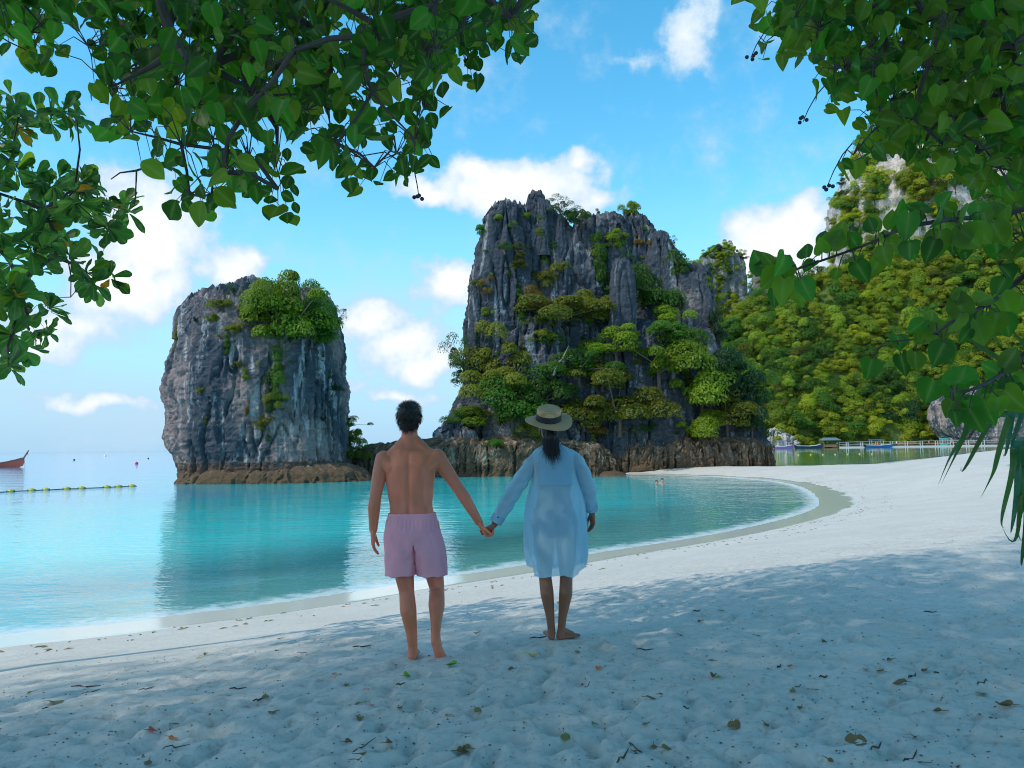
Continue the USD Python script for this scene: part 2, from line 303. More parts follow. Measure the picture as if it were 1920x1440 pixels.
# ------------------------------------------------------------------ water: one level sheet, the sea and the lagoon behind the spit
def water_material(name, ramp, veil, r):
    n = {'g': ('geometry', {}), 'dep': ('attribute', {'attribute': 'depth'}),
         'mp': ('mapping', {'scale': (0.55, 1.0, 1.0), 'rotation': (0, 0, .25)}),
         'n1': ('noise_texture', {'scale': 2.3, 'detail': 3.0, 'roughness': .55}), 'n2': ('noise_texture', {'scale': .28, 'detail': 3.0, 'roughness': .5}),
         'hs': ('math', {'math_type': 'multiply_add', 'value2': 2.2}), 'b': ('bump', {'strength': 1.0, 'distance': r}),
         'dn': ('noise_texture', {'scale': .16, 'detail': 3.0}), 'dm': ('math', {'math_type': 'multiply_add', 'value2': .8, 'value3': -.4}), 'dj': ('math', {'math_type': 'multiply_add'}),
         'd': ('rgb_ramp', {'ramp': ramp}), 'dr': ('map_range', {'from_min': 0.0, 'from_max': 8.0, 'clamp': True}),
         'op': ('map_range', {'range_type': 'smoothstep', 'from_min': 0.04, 'from_max': 1.1, 'to_min': .16, 'to_max': 1.0, 'clamp': True}),
         'fd': ('map_range', {'from_min': 0.075, 'from_max': 0.0, 'clamp': True}),
         'fn': ('noise_texture', {'scale': 3.2, 'detail': 5.0, 'roughness': .65, 'distortion': .6}), 'fa': ('math', {'math_type': 'add'}),
         'fo': ('map_range', {'range_type': 'smoothstep', 'from_min': 1.02, 'from_max': 1.5, 'to_max': .5, 'clamp': True}),
         'df': ('diffuse_bsdf', {}), 'tr': ('transparent_bsdf', {'color': veil}), 'body': ('mix_closure', {}),
         'fr': ('fresnel', {'IOR': 1.333}), 'gl': ('glossy_bsdf', {'color': (1, 1, 1), 'roughness': .03}), 'ms': ('mix_closure', {}),
         'fw': ('diffuse_bsdf', {'color': (.8, .82, .83)}), 'out': ('mix_closure', {})}
    l = [('g.position', 'mp.vector'), ('mp.vector', 'n1.vector'), ('mp.vector', 'n2.vector'), ('n2.fac', 'hs.value1'), ('n1.fac', 'hs.value3'), ('hs.value', 'b.height'),
         ('g.position', 'dn.vector'), ('dn.fac', 'dm.value1'), ('dep.fac', 'dj.value1'), ('dm.value', 'dj.value2'), ('dep.fac', 'dj.value3'),
         ('dj.value', 'dr.value'), ('dr.result', 'd.fac'), ('d.color', 'df.color'), ('dj.value', 'op.value'),
         ('op.result', 'body.fac'), ('tr.BSDF', 'body.closure1'), ('df.BSDF', 'body.closure2'),
         ('b.normal', 'gl.normal'), ('b.normal', 'fr.normal'), ('fr.fac', 'ms.fac'), ('body.closure', 'ms.closure1'), ('gl.BSDF', 'ms.closure2'),
         ('dep.fac', 'fd.value'), ('g.position', 'fn.vector'), ('fn.fac', 'fa.value1'), ('fd.result', 'fa.value2'), ('fa.value', 'fo.value'),
         ('fo.result', 'out.fac'), ('ms.closure', 'out.closure1'), ('fw.BSDF', 'out.closure2')]
    return mat(name, n, l, surface='out.closure')
def grow(a, b, step, g, far):
    c = list(np.arange(a, b, step)); s = step
    while c[-1] < far: s *= g; c.append(c[-1] + s)
    s, lo = step, [a]
    while lo[-1] > -far: s *= g; lo.append(lo[-1] - s)
    return np.array(lo[:0:-1] + c)
wx, wy = grow(-16, 30, .22, 1.12, 9000), grow(4, 74, .22, 1.12, 9000)
WX, WY = np.meshgrid(wx, wy)
clipx, clipy = np.clip(WX, -450, 800), np.clip(WY, -190, 700)
WD = np.maximum(-Hbase(clipx, clipy), 0)
wi = np.arange(WX.size).reshape(WX.shape)
wq = np.stack([wi[:-1, :-1], wi[:-1, 1:], wi[1:, 1:], wi[1:, :-1]], -1).reshape(-1, 4)
cx, cy = WX.ravel()[wq].mean(1), WY.ravel()[wq].mean(1)
keep = WD.ravel()[wq].max(1) > 0
is_lag = (cx > 3) & (cy > 67) & (cx < 620) & (cy < 640) & (cy > 67 + 0 * cx) & ((cx > 16) | (cy > 72))
wv = np.stack([WX.ravel(), WY.ravel(), np.zeros(WX.size)], -1)
def water(name, sel, m):
    f = wq[sel]; u, inv = np.unique(f, return_inverse=True)
    o = obj(name, (wv[u], inv.reshape(f.shape)), m, smooth=True, kind='structure')
    UsdGeom.PrimvarsAPI(o).CreatePrimvar('depth', Sdf.ValueTypeNames.FloatArray, 'vertex').Set(Vt.FloatArray.FromNumpy(WD.ravel()[u].astype(np.float32)))
    return o
water('sea', keep & ~is_lag, water_material('sea_water', [(0, (.13, .57, .57)), (.10, (.05, .55, .52)), (.34, (.0, .38, .37)), (.50, (.0, .26, .36)), (1, (.0, .20, .38))], (.55, .92, .95), .024))
water('lagoon', keep & is_lag, water_material('lagoon_water', [(0, (.20, .32, .06)), (.3, (.13, .28, .05)), (1, (.10, .25, .05))], (.8, .95, .8), .006))
# ------------------------------------------------------------------ limestone
def loft_rock(prof, front, ratio, seed, nth=150, nz=110, amp=0.35, freq=0.5, jag=1.2, square=2.6, back=None):
    """prof: rows (z, x left, x right); front: depth y of the near face."""
    prof = np.asarray(sorted(prof), float)
    z0, z1 = prof[0, 0], prof[-1, 0]
    zz = np.concatenate([np.linspace(z0, z1, nz), np.full(12, z1)])
    shrink = np.concatenate([np.ones(nz), np.cos(np.linspace(0, np.pi / 2, 13)[1:])])
    lift = np.concatenate([np.zeros(nz), np.sin(np.linspace(0, np.pi / 2, 13)[1:])])
    xl, xr = np.interp(zz, prof[:, 0], prof[:, 1]), np.interp(zz, prof[:, 0], prof[:, 2])
    c, a = (xl + xr) / 2, np.maximum((xr - xl) / 2, .05) * np.maximum(shrink, .02)
    amax = (prof[:, 2] - prof[:, 1]).max() / 2
    b = (amax * ratio * .45 + a * ratio * .55) * np.maximum(shrink, .02)
    th = np.linspace(0, 2 * np.pi, nth, endpoint=False)
    co, si = np.cos(th), np.sin(th)
    k = (np.abs(co) ** square + np.abs(si) ** square) ** (-1 / square)
    X = c[:, None] + a[:, None] * (co * k)[None]
    Y = front + amax * ratio + b[:, None] * (si * k)[None]
    Z = np.repeat(zz[:, None], nth, 1) + lift[:, None] * min(.25 * amax, 1.2)
    p = np.stack([X, Y, Z], -1)
    nr = np.stack([np.broadcast_to(co / 1.0, X.shape), np.broadcast_to(si / ratio, X.shape), np.zeros_like(X)], -1); nr /= np.linalg.norm(nr, axis=-1, keepdims=True)
    big = fbm(p * V(freq * .45, freq * .45, freq * .28), 3, .5, seed) - .5
    flute = fbm(p * V(freq * 1.5, freq * 1.5, freq * .22), 4, .55, seed + 31, ridged=True) - .62
    pock = fbm(p * freq * 3.1, 4, .55, seed + 57, ridged=True) - .6
    shelf = fbm(p * V(freq * .5, freq * .5, freq * 2.2), 3, .55, seed + 77) - .5
    ck = fbm(p * V(freq * .8, freq * .8, freq * .11) + 9, 3, .5, seed + 13); crack = -np.exp(-((ck - .5) / .018) ** 2) - .7 * np.exp(-((ck - .62) / .014) ** 2)
    p = p + nr * (amp * (1.1 * crack + 1.5 * big + 1.7 * flute + .95 * pock + .8 * shelf) * np.maximum(shrink, .15)[:, None])[..., None]
    tw = np.clip((zz - (z1 - 3.2 * jag)) / max(3.2 * jag, .01), 0, 1)[:, None]
    spike = fbm(p * V(freq * 1.9, freq * 1.9, .02), 3, .6, seed + 91, ridged=True) - .5
    p[..., 2] += jag * 2.4 * spike * tw
    v = np.vstack([p.reshape(-1, 3), [p[-1].mean(0)]])
    n = len(zz); f = []
    i = np.arange(n - 1)[:, None] * nth; j = np.arange(nth)[None]; j2 = (j + 1) % nth
    q = np.stack([i + j, i + j2, i + nth + j2, i + nth + j], -1).reshape(-1, 4)
    f = np.vstack([q[:, [0, 1, 2]], q[:, [0, 2, 3]], np.stack([(n - 1) * nth + np.arange(nth), (n - 1) * nth + (np.arange(nth) + 1) % nth, np.full(nth, n * nth)], -1)])
    return v, f
def px_prof(rows, front, ratio, k=.5):                 # the same, read at the depth of the rock's axis, where its outline lies
    w = max(r - l for _, l, r in rows) / 2 / FOCAL
    return prof_px(rows, front / (1 - k * ratio * w))
def prof_px(rows, d):                            # rows (pixel y, pixel x left, pixel x right) read at depth d
    return [(at(0.5 * (l + r), y, d)[2], at(l, y, d)[0], at(r, y, d)[0]) for y, l, r in rows]

def rock_material(name, dark, pale, warm, tide, tide_top, scale=1.0, palew=(.50, .66), warmw=(.55, .72)):
    n = {'g': ('geometry', {}), 'z': ('separate_xyz', {}),
         'ms': ('mapping', {'scale': (scale, scale, scale * .13)}), 'mw': ('mapping', {'scale': (scale * .22, scale * .22, scale * .16)}),
         'st': ('noise_texture', {'scale': 1.6, 'detail': 6.0, 'roughness': .62, 'distortion': .3}), 'pt': ('noise_texture', {'scale': 1.0, 'detail': 4.0}),
         'fn': ('noise_texture', {'scale': 3.2 * scale, 'detail': 8.0, 'roughness': .7}), 'ck': ('voronoi_texture', {'feature': 'distance_to_edge', 'scale': 1.3 * scale}),
         'pr': ('map_range', {'range_type': 'smoothstep', 'from_min': palew[0], 'from_max': palew[1], 'clamp': True}),
         'wr': ('map_range', {'range_type': 'smoothstep', 'from_min': warmw[0], 'from_max': warmw[1], 'clamp': True}),
         'v0': ('mix', {'color1': tuple(c * .55 for c in dark), 'color2': tuple(c * 1.6 for c in dark)}),
         'v1': ('mix', {'color2': pale}), 'wf': ('math', {'math_type': 'multiply'}), 'v2': ('mix', {'color2': warm}),
         'zn': ('math', {'math_type': 'multiply_add', 'value2': 2.6, 'value3': -1.3}), 'za': ('math', {'math_type': 'add'}),
         'tr': ('map_range', {'range_type': 'smoothstep', 'from_min': tide_top + .35, 'from_max': tide_top - .35, 'to_max': .9, 'clamp': True}),
         'tc': ('mix', {'color1': tuple(c * .5 for c in tide), 'color2': tuple(c * 1.7 for c in tide)}), 'v3': ('mix', {}),
         'cr': ('map_range', {'from_min': 0.0, 'from_max': .06, 'to_min': .6, 'to_max': 1.0, 'clamp': True}), 'v4': ('mix', {'mix_type': 'multiply', 'fac': .7}),
         'b': ('bump', {'strength': .9, 'distance': .35 / scale}), 'out': ('principled_bsdf', {'roughness': .92, 'specular_ior_level': .2})}
    l = [('g.position', 'z.vector'), ('g.position', 'ms.vector'), ('ms.vector', 'st.vector'), ('g.position', 'mw.vector'), ('mw.vector', 'pt.vector'), ('g.position', 'fn.vector'), ('g.position', 'ck.vector'),
         ('st.fac', 'pr.value'), ('pt.fac', 'wr.value'), ('fn.fac', 'v0.fac'), ('v0.color', 'v1.color1'), ('pr.result', 'v1.fac'), ('wr.result', 'wf.value1'), ('fn.fac', 'wf.value2'),
         ('v1.color', 'v2.color1'), ('wf.value', 'v2.fac'), ('fn.fac', 'zn.value1'), ('zn.value', 'za.value1'), ('z.z', 'za.value2'), ('za.value', 'tr.value'),
         ('fn.fac', 'tc.fac'), ('tc.color', 'v3.color2'), ('v2.color', 'v3.color1'), ('tr.result', 'v3.fac'), ('ck.distance', 'cr.value'), ('v3.color', 'v4.color1'), ('cr.result', 'v4.color2'),
         ('v4.color', 'out.base_color'), ('fn.fac', 'b.height'), ('b.normal', 'out.normal')]
    return mat(name, n, l)
M_stack = rock_material('stack_limestone', (.058, .069, .086), (.42, .41, .42), (.46, .34, .30), (.10, .06, .04), 1.5, 1.0, (.51, .66), (.42, .60))
M_islet = rock_material('islet_limestone', (.058, .068, .084), (.37, .37, .39), (.40, .33, .30), (.13, .08, .045), 1.45, .8, (.53, .69), (.55, .72))
M_ledge = rock_material('ledge_limestone', (.12, .085, .055), (.30, .24, .18), (.28, .19, .12), (.11, .07, .04), 1.0, 1.6)
M_cliff = rock_material('cliff_limestone', (.34, .32, .30), (.62, .58, .53), (.62, .46, .34), (.12, .09, .06), -5, .22, (.42, .58), (.42, .60))
M_peak = rock_material('peak_limestone', (.16, .16, .16), (.40, .39, .37), (.36, .30, .25), (.12, .09, .06), -5, .25, (.50, .66))

# the free-standing stack on the left
DS = 58.5
stack_rows = [(935, 348, 655), (905, 340, 650), (890, 338, 646), (875, 336, 642), (855, 331, 640), (840, 320, 639), (820, 313, 637), (800, 313, 637), (785, 317, 636), (765, 315, 636), (745, 305, 637), (725, 306, 637), (708, 313, 634), (690, 318, 631), (672, 319, 632),
              (655, 327, 633), (640, 331, 631), (622, 332, 627), (605, 336, 620), (592, 343, 617), (582, 350, 612), (572, 366, 606)]
stack = thing('sea_stack', 'squat free-standing limestone stack rising from the water behind the shirtless man\'s left', 'rock', (0, 0, 0))
v1 = loft_rock(px_prof(stack_rows, DS - .6, .9, .7), DS - .6, .9, 3, 320, 220, .34, .75, .8)
cap = loft_rock(px_prof([(600, 400, 612), (575, 408, 606), (560, 425, 560), (552, 440, 500)], DS + 1.5, .6, .9), DS + 1.5, .6, 8, 110, 50, .2, .9, .5)
knob = loft_rock(px_prof([(640, 338, 420), (600, 340, 410), (586, 346, 402), (576, 356, 398), (569, 364, 392)], DS + 1.8, .9, 1.6), DS + 1.8, .9, 9, 90, 40, .14, 1.2, .3)
stack_v = join([v1, cap, knob])
obj('rock', stack_v, M_stack, stack, smooth=35)
ledge = loft_rock(px_prof([(938, 322, 715), (910, 334, 700), (902, 337, 696), (894, 344, 686)], DS - 1.2, .5, .9), DS - 1.2, .5, 12, 260, 26, .22, .9, .2)
obj('tide_ledge', ledge, M_ledge, stack, smooth=35)

# the big fluted islet behind the woman
DI = 66.5
islet = thing('karst_islet', 'tall jagged grey limestone islet with shrubs behind the woman in the straw hat', 'rock', (0, 0, 0))
pillars = [
    ([(900, 862, 1010), (760, 866, 1010), (700, 872, 1005), (640, 874, 1002), (600, 872, 1003), (560, 884, 1003), (520, 886, 1002), (470, 893, 1000), (430, 897, 998), (400, 904, 992), (388, 922, 985)], DI + 2.0, .9, .42, 1.0, 1),
    ([(700, 940, 1100), (500, 962, 1098), (440, 970, 1092), (410, 976, 1075), (385, 979, 1045), (368, 986, 1022)], DI + 3.4, .8, .40, .9, 2),
    ([(700, 1050, 1190), (470, 1058, 1190), (430, 1066, 1188), (416, 1076, 1184), (404, 1086, 1176)], DI + 4.6, .8, .38, .7, 3),
    ([(700, 1130, 1262), (470, 1140, 1246), (430, 1146, 1236), (416, 1154, 1228), (405, 1164, 1222)], DI + 5.2, .9, .36, .7, 4),
    ([(720, 1190, 1300), (520, 1200, 1296), (480, 1206, 1288), (455, 1212, 1272), (436, 1222, 1256)], DI + 4.2, .9, .34, .7, 5),
    ([(760, 1220, 1346), (620, 1236, 1342), (560, 1244, 1342), (525, 1250, 1342), (508, 1256, 1340), (500, 1264, 1336)], DI + 3.6, .9, .34, .45, 6),
    ([(660, 1138, 1196), (600, 1144, 1192), (540, 1146, 1190), (500, 1149, 1188), (482, 1152, 1182), (477, 1158, 1176)], DI + .8, .9, .16, .25, 7),
    ([(720, 1000, 1150), (600, 1015, 1140), (520, 1030, 1128), (480, 1042, 1116), (465, 1055, 1100)], DI + 2.6, .8, .36, .8, 8),
    ([(925, 850, 1150), (860, 858, 1150), (800, 866, 1140), (740, 880, 1120), (690, 900, 1100), (640, 930, 1080), (610, 960, 1050)], DI + .2, .5, .45, .6, 9),
    ([(925, 1060, 1330), (850, 1070, 1330), (780, 1080, 1310), (720, 1095, 1300), (670, 1110, 1290), (630, 1130, 1270)], DI + .6, .6, .45, .6, 10),
    ([(900, 1230, 1456), (860, 1240, 1452), (835, 1250, 1446), (815, 1255, 1438), (770, 1262, 1424), (720, 1270, 1400), (680, 1280, 1370), (640, 1290, 1345)], DI + 1.6, .6, .42, .6, 11),
    ([(930, 800, 900), (860, 806, 905), (840, 808, 905), (815, 816, 890), (806, 830, 870)], DI - .5, .8, .30, .5, 12),
    ([(925, 838, 905), (820, 838, 905), (780, 842, 900), (755, 852, 895), (735, 866, 888)], DI + 1.8, .8, .30, .7, 13),
]
islet_parts = []
for rows, fr, ratio, amp, jag, sd in pillars:
    wid = rows[0][2] - rows[0][1]; rows = [(y + 17 * min(1, max(0, (640 - y) / 200)), l, r) for y, l, r in rows]
    islet_parts.append(loft_rock(px_prof(rows, fr, ratio), fr, ratio, 40 + sd, int(np.clip(wid * 1.1, 90, 300)), 150, amp * 1.15, .62, jag))
for (l, r, t, d, sd) in [(905, 935, 392, 2.6, 1), (1008, 1030, 372, 3.2, 3), (1040, 1062, 392, 3.4, 4), (1088, 1108, 398, 5.4, 5), (1112, 1128, 404, 5.2, 6), (1150, 1166, 402, 5.2, 7), (1196, 1212, 404, 5.4, 8), (1218, 1240, 432, 4.6, 9),
                         (1238, 1258, 446, 4.2, 10), (1290, 1312, 504, 3.8, 11), (1316, 1336, 508, 3.7, 12), (880, 900, 512, 2.2, 13), (878, 898, 582, 2.0, 14), (872, 900, 618, 1.9, 15), (1070, 1086, 408, 4.0, 16), (1170, 1184, 404, 5.6, 17)]:
    c = (l + r) / 2; w = r - l
    islet_parts.append(loft_rock(px_prof([(t + 107, c - w * .62, c + w * .62), (t + 67, c - w * .55, c + w * .5), (t + 39, c - w * .42, c + w * .38), (t + 25, c - w * .25, c + w * .22), (t + 17, c - w * .1, c + w * .1)], DI + d, .9), DI + d, .9, 140 + sd, 44, 50, .12, 1.3, .35))
islet_v = join(islet_parts)
obj('rock', islet_v, M_islet, islet, smooth=35)
led = join([loft_rock(px_prof([(930, 640, 1165), (893, 650, 1160), (880, 655, 1160), (868, 652, 1150), (855, 662, 1140)], DI - 1.6, .16), DI - 1.6, .16, 71, 520, 40, .48, 1.0, .5),
            loft_rock(px_prof([(900, 1130, 1456), (878, 1140, 1456), (862, 1140, 1455), (850, 1150, 1450)], DI + .2, .22), DI + .2, .22, 72, 380, 40, .46, 1.0, .5)])
obj('tide_ledge', led, M_ledge, islet, smooth=35)

# ------------------------------------------------------------------ bushes and trees on the rocks
def crown_mesh(seed, n, lobes, leaf, spread=(1, 1, .75)):
    r = np.random.default_rng(seed)
    c = r.normal(0, .42, (lobes, 3)) * np.array(spread); c[:, 2] = .42 + c[:, 2] * .8; c[:lobes // 3, 2] = .12 + .1 * r.random(lobes // 3)
    rad = r.uniform(.16, .46, lobes)
    k = r.integers(0, lobes, n)
    d = r.normal(size=(n, 3)); d /= np.linalg.norm(d, axis=1, keepdims=True); d[:, 2] = np.where(d[:, 2] < -.35, -d[:, 2], d[:, 2])
    p = c[k] + d * (rad[k] * (1 - .35 * r.random(n) ** 2))[:, None] * V(1, 1, .72)
    nn = d * 1.2 + r.normal(0, .42, (n, 3)) + V(0, 0, .35); nn /= np.linalg.norm(nn, axis=1, keepdims=True)
    t = np.cross(nn, r.normal(size=(n, 3))); t /= np.linalg.norm(t, axis=1, keepdims=True); b = np.cross(nn, t)
    s = leaf * r.uniform(.6, 1.35, n)[:, None]
    v = np.stack([p - t * s, p + b * s * .55 + nn * s * .12, p + t * s, p - b * s * .55 + nn * s * .12], 1).reshape(-1, 3)
    i = np.arange(n)[:, None] * 4
    return v, np.vstack([i + [0, 1, 2], i + [0, 2, 3]]), c
greens = {'green': leaf_look('leaf_green', (.055, .13, .014), (.12, .27, .02)), 'lime': leaf_look('leaf_lime', (.13, .20, .011), (.28, .38, .016)),
          'olive': leaf_look('leaf_olive', (.135, .15, .016), (.26, .27, .02)), 'rust': leaf_look('leaf_rust', (.15, .10, .02), (.25, .15, .02)), 'deep': leaf_look('leaf_deep', (.022, .068, .020), (.05, .12, .03)),
          'forest': leaf_look('leaf_forest', (.22, .30, .025), (.40, .52, .035), var=.3), 'yellow': leaf_look('leaf_yellow', (.27, .31, .018), (.48, .50, .025), var=.3)}
M_bark = simple('bark', (.11, .085, .065), .9, .4, 9, .01)
M_pale_bark = simple('pale_bark', (.30, .27, .24), .9, .3, 9, .01)
UsdGeom.Scope.Define(stage, '/World/Looks')
protos = {}
_class = stage.CreateClassPrim('/World/plant_sources')
def plant_source(kind, shape):
    key = f'{kind}_{shape}'
    if key in protos: return protos[key]
    path = f'/World/plant_sources/{key}'
    stage.DefinePrim(path, 'Xform')
    par = stage.GetPrimAtPath(path)
    sh = {'bush': (5600, 13, .040, (1, 1, .55)), 'round': (7600, 17, .037, (1, 1, .85)), 'tall': (7600, 17, .037, (.75, .75, 1.1)), 'airy': (3200, 14, .034, (1.1, 1.1, .8)), 'vine': (5200, 17, .040, (.45, .3, 1.5)), 'canopy': (8000, 20, .035, (1, 1, .7))}[shape]
    sd = abs(hash_name(key)) % 1000
    v, f, c = crown_mesh(sd, *sh)
    base = c.copy()
    tr = [tube([(0, 0, -.35), (.02, .01, .05), c.mean(0) * V(.5, .5, .6)], [.05, .042, .03], 6)]
    for q in base: tr.append(tube([(0.01, 0, .0), c.mean(0) * V(.4, .4, .5) + q * V(.25, .25, .1), q], [.028, .018, .006], 5, False))
    usdkit.mesh(stage, path + '/trunk', join(tr), M_bark if kind != 'pale' else M_pale_bark)
    m = usdkit.mesh(stage, path + '/crown', (v, f), greens[kind]); m.CreateDoubleSidedAttr(True)
    protos[key] = path
    return path
def hash_name(s):
    h = 7
    for ch in s: h = (h * 131 + ord(ch)) & 0x7FFFFFFF
    return h
class Surface:
    """finds the point of a rock seen at a pixel"""
    def __init__(self, verts):
        self.v = verts; self.px, self.w = to_pixel(verts); self.t = cKDTree(self.px)
    def hit(self, px, py, r=7):
        k = self.t.query_ball_point((px, py), r)
        if not k: k = self.t.query((px, py), 12)[1]
        k = np.array(k); k = k[self.w[k] < self.w[k].min() + 1.2]
        return self.v[k].mean(0)
on_stack, on_islet = Surface(stack_v[0]), Surface(np.vstack([islet_v[0], led[0]]))
R = random.Random(4)
def plants(surface, rows, group, big=1.0):
    for px, py, wpx, hpx, kind, shape, nm, label in rows:   # pixel of the foot, size in pixels
        p = surface.hit(px, py); m = p[1] / FOCAL * big
        copy_of(plant_source(kind, shape), nm, label, 'tree' if 'tree' in nm else 'vine' if 'vine' in nm else 'shrub', p + V(0, -.05 * wpx * m, -.02 * hpx * m), R.uniform(0, 6.28), group,
                (wpx * m / 1.5, wpx * m / 1.5, hpx * m / 1.05))
plants(on_stack, [
    (530, 640, 150, 120, 'lime', 'round', 'rock_tree', 'broad yellow-green tree spreading over the top of the left stack'),
    (585, 625, 95, 100, 'green', 'round', 'rock_tree', 'mid green tree at the right end of the left stack\'s top'),
    (480, 605, 75, 62, 'lime', 'bush', 'shrub', 'yellow-green shrub left of the broad tree on the left stack'),
    (520, 592, 120, 120, 'lime', 'canopy', 'rock_tree', 'domed yellow-green crown rising highest above the left stack'),
    (572, 590, 85, 62, 'green', 'airy', 'rock_tree', 'airy green crown at the back right of the left stack\'s top'),
    (600, 645, 60, 50, 'green', 'bush', 'shrub', 'dark shrub under the right-hand tree on the left stack'),
    (628, 612, 34, 38, 'deep', 'airy', 'shrub', 'thin bare-twigged shrub leaning off the right edge of the left stack'),
    (402, 605, 26, 26, 'lime', 'bush', 'shrub', 'small bright shrub near the left corner of the left stack\'s top'),
    (418, 580, 50, 28, 'olive', 'bush', 'shrub', 'low olive shrub on the crest of the left stack'),
    (445, 620, 46, 24, 'olive', 'bush', 'shrub', 'flat olive shrub below the crest of the left stack'),
    (440, 555, 36, 24, 'deep', 'airy', 'shrub', 'wispy dark shrub standing on the left stack\'s skyline'),
    (520, 720, 62, 84, 'green', 'vine', 'hanging_vine', 'bright green vine hanging down the middle of the left stack, upper part'),
    (505, 775, 44, 66, 'deep', 'vine', 'hanging_vine', 'dark green lower part of the vine on the left stack'),
    (516, 752, 40, 26, 'lime', 'bush', 'shrub', 'yellowish sprig at the foot of the hanging vine on the left stack'),
    (494, 800, 40, 32, 'olive', 'bush', 'shrub', 'olive sprig under the vine on the left stack'),
    (606, 640, 30, 20, 'green', 'bush', 'shrub', 'small green shrub on the right shoulder of the left stack'),
    (662, 862, 62, 74, 'lime', 'round', 'shore_tree', 'bright yellow-green tree at the right foot of the left stack'),
    (700, 858, 56, 40, 'green', 'airy', 'shore_tree', 'thin green tree between the left stack and the shirtless man'),
    (660, 800, 56, 34, 'green', 'airy', 'shore_tree', 'airy green treetop above the yellow-green tree by the left stack'),
], None, .82)
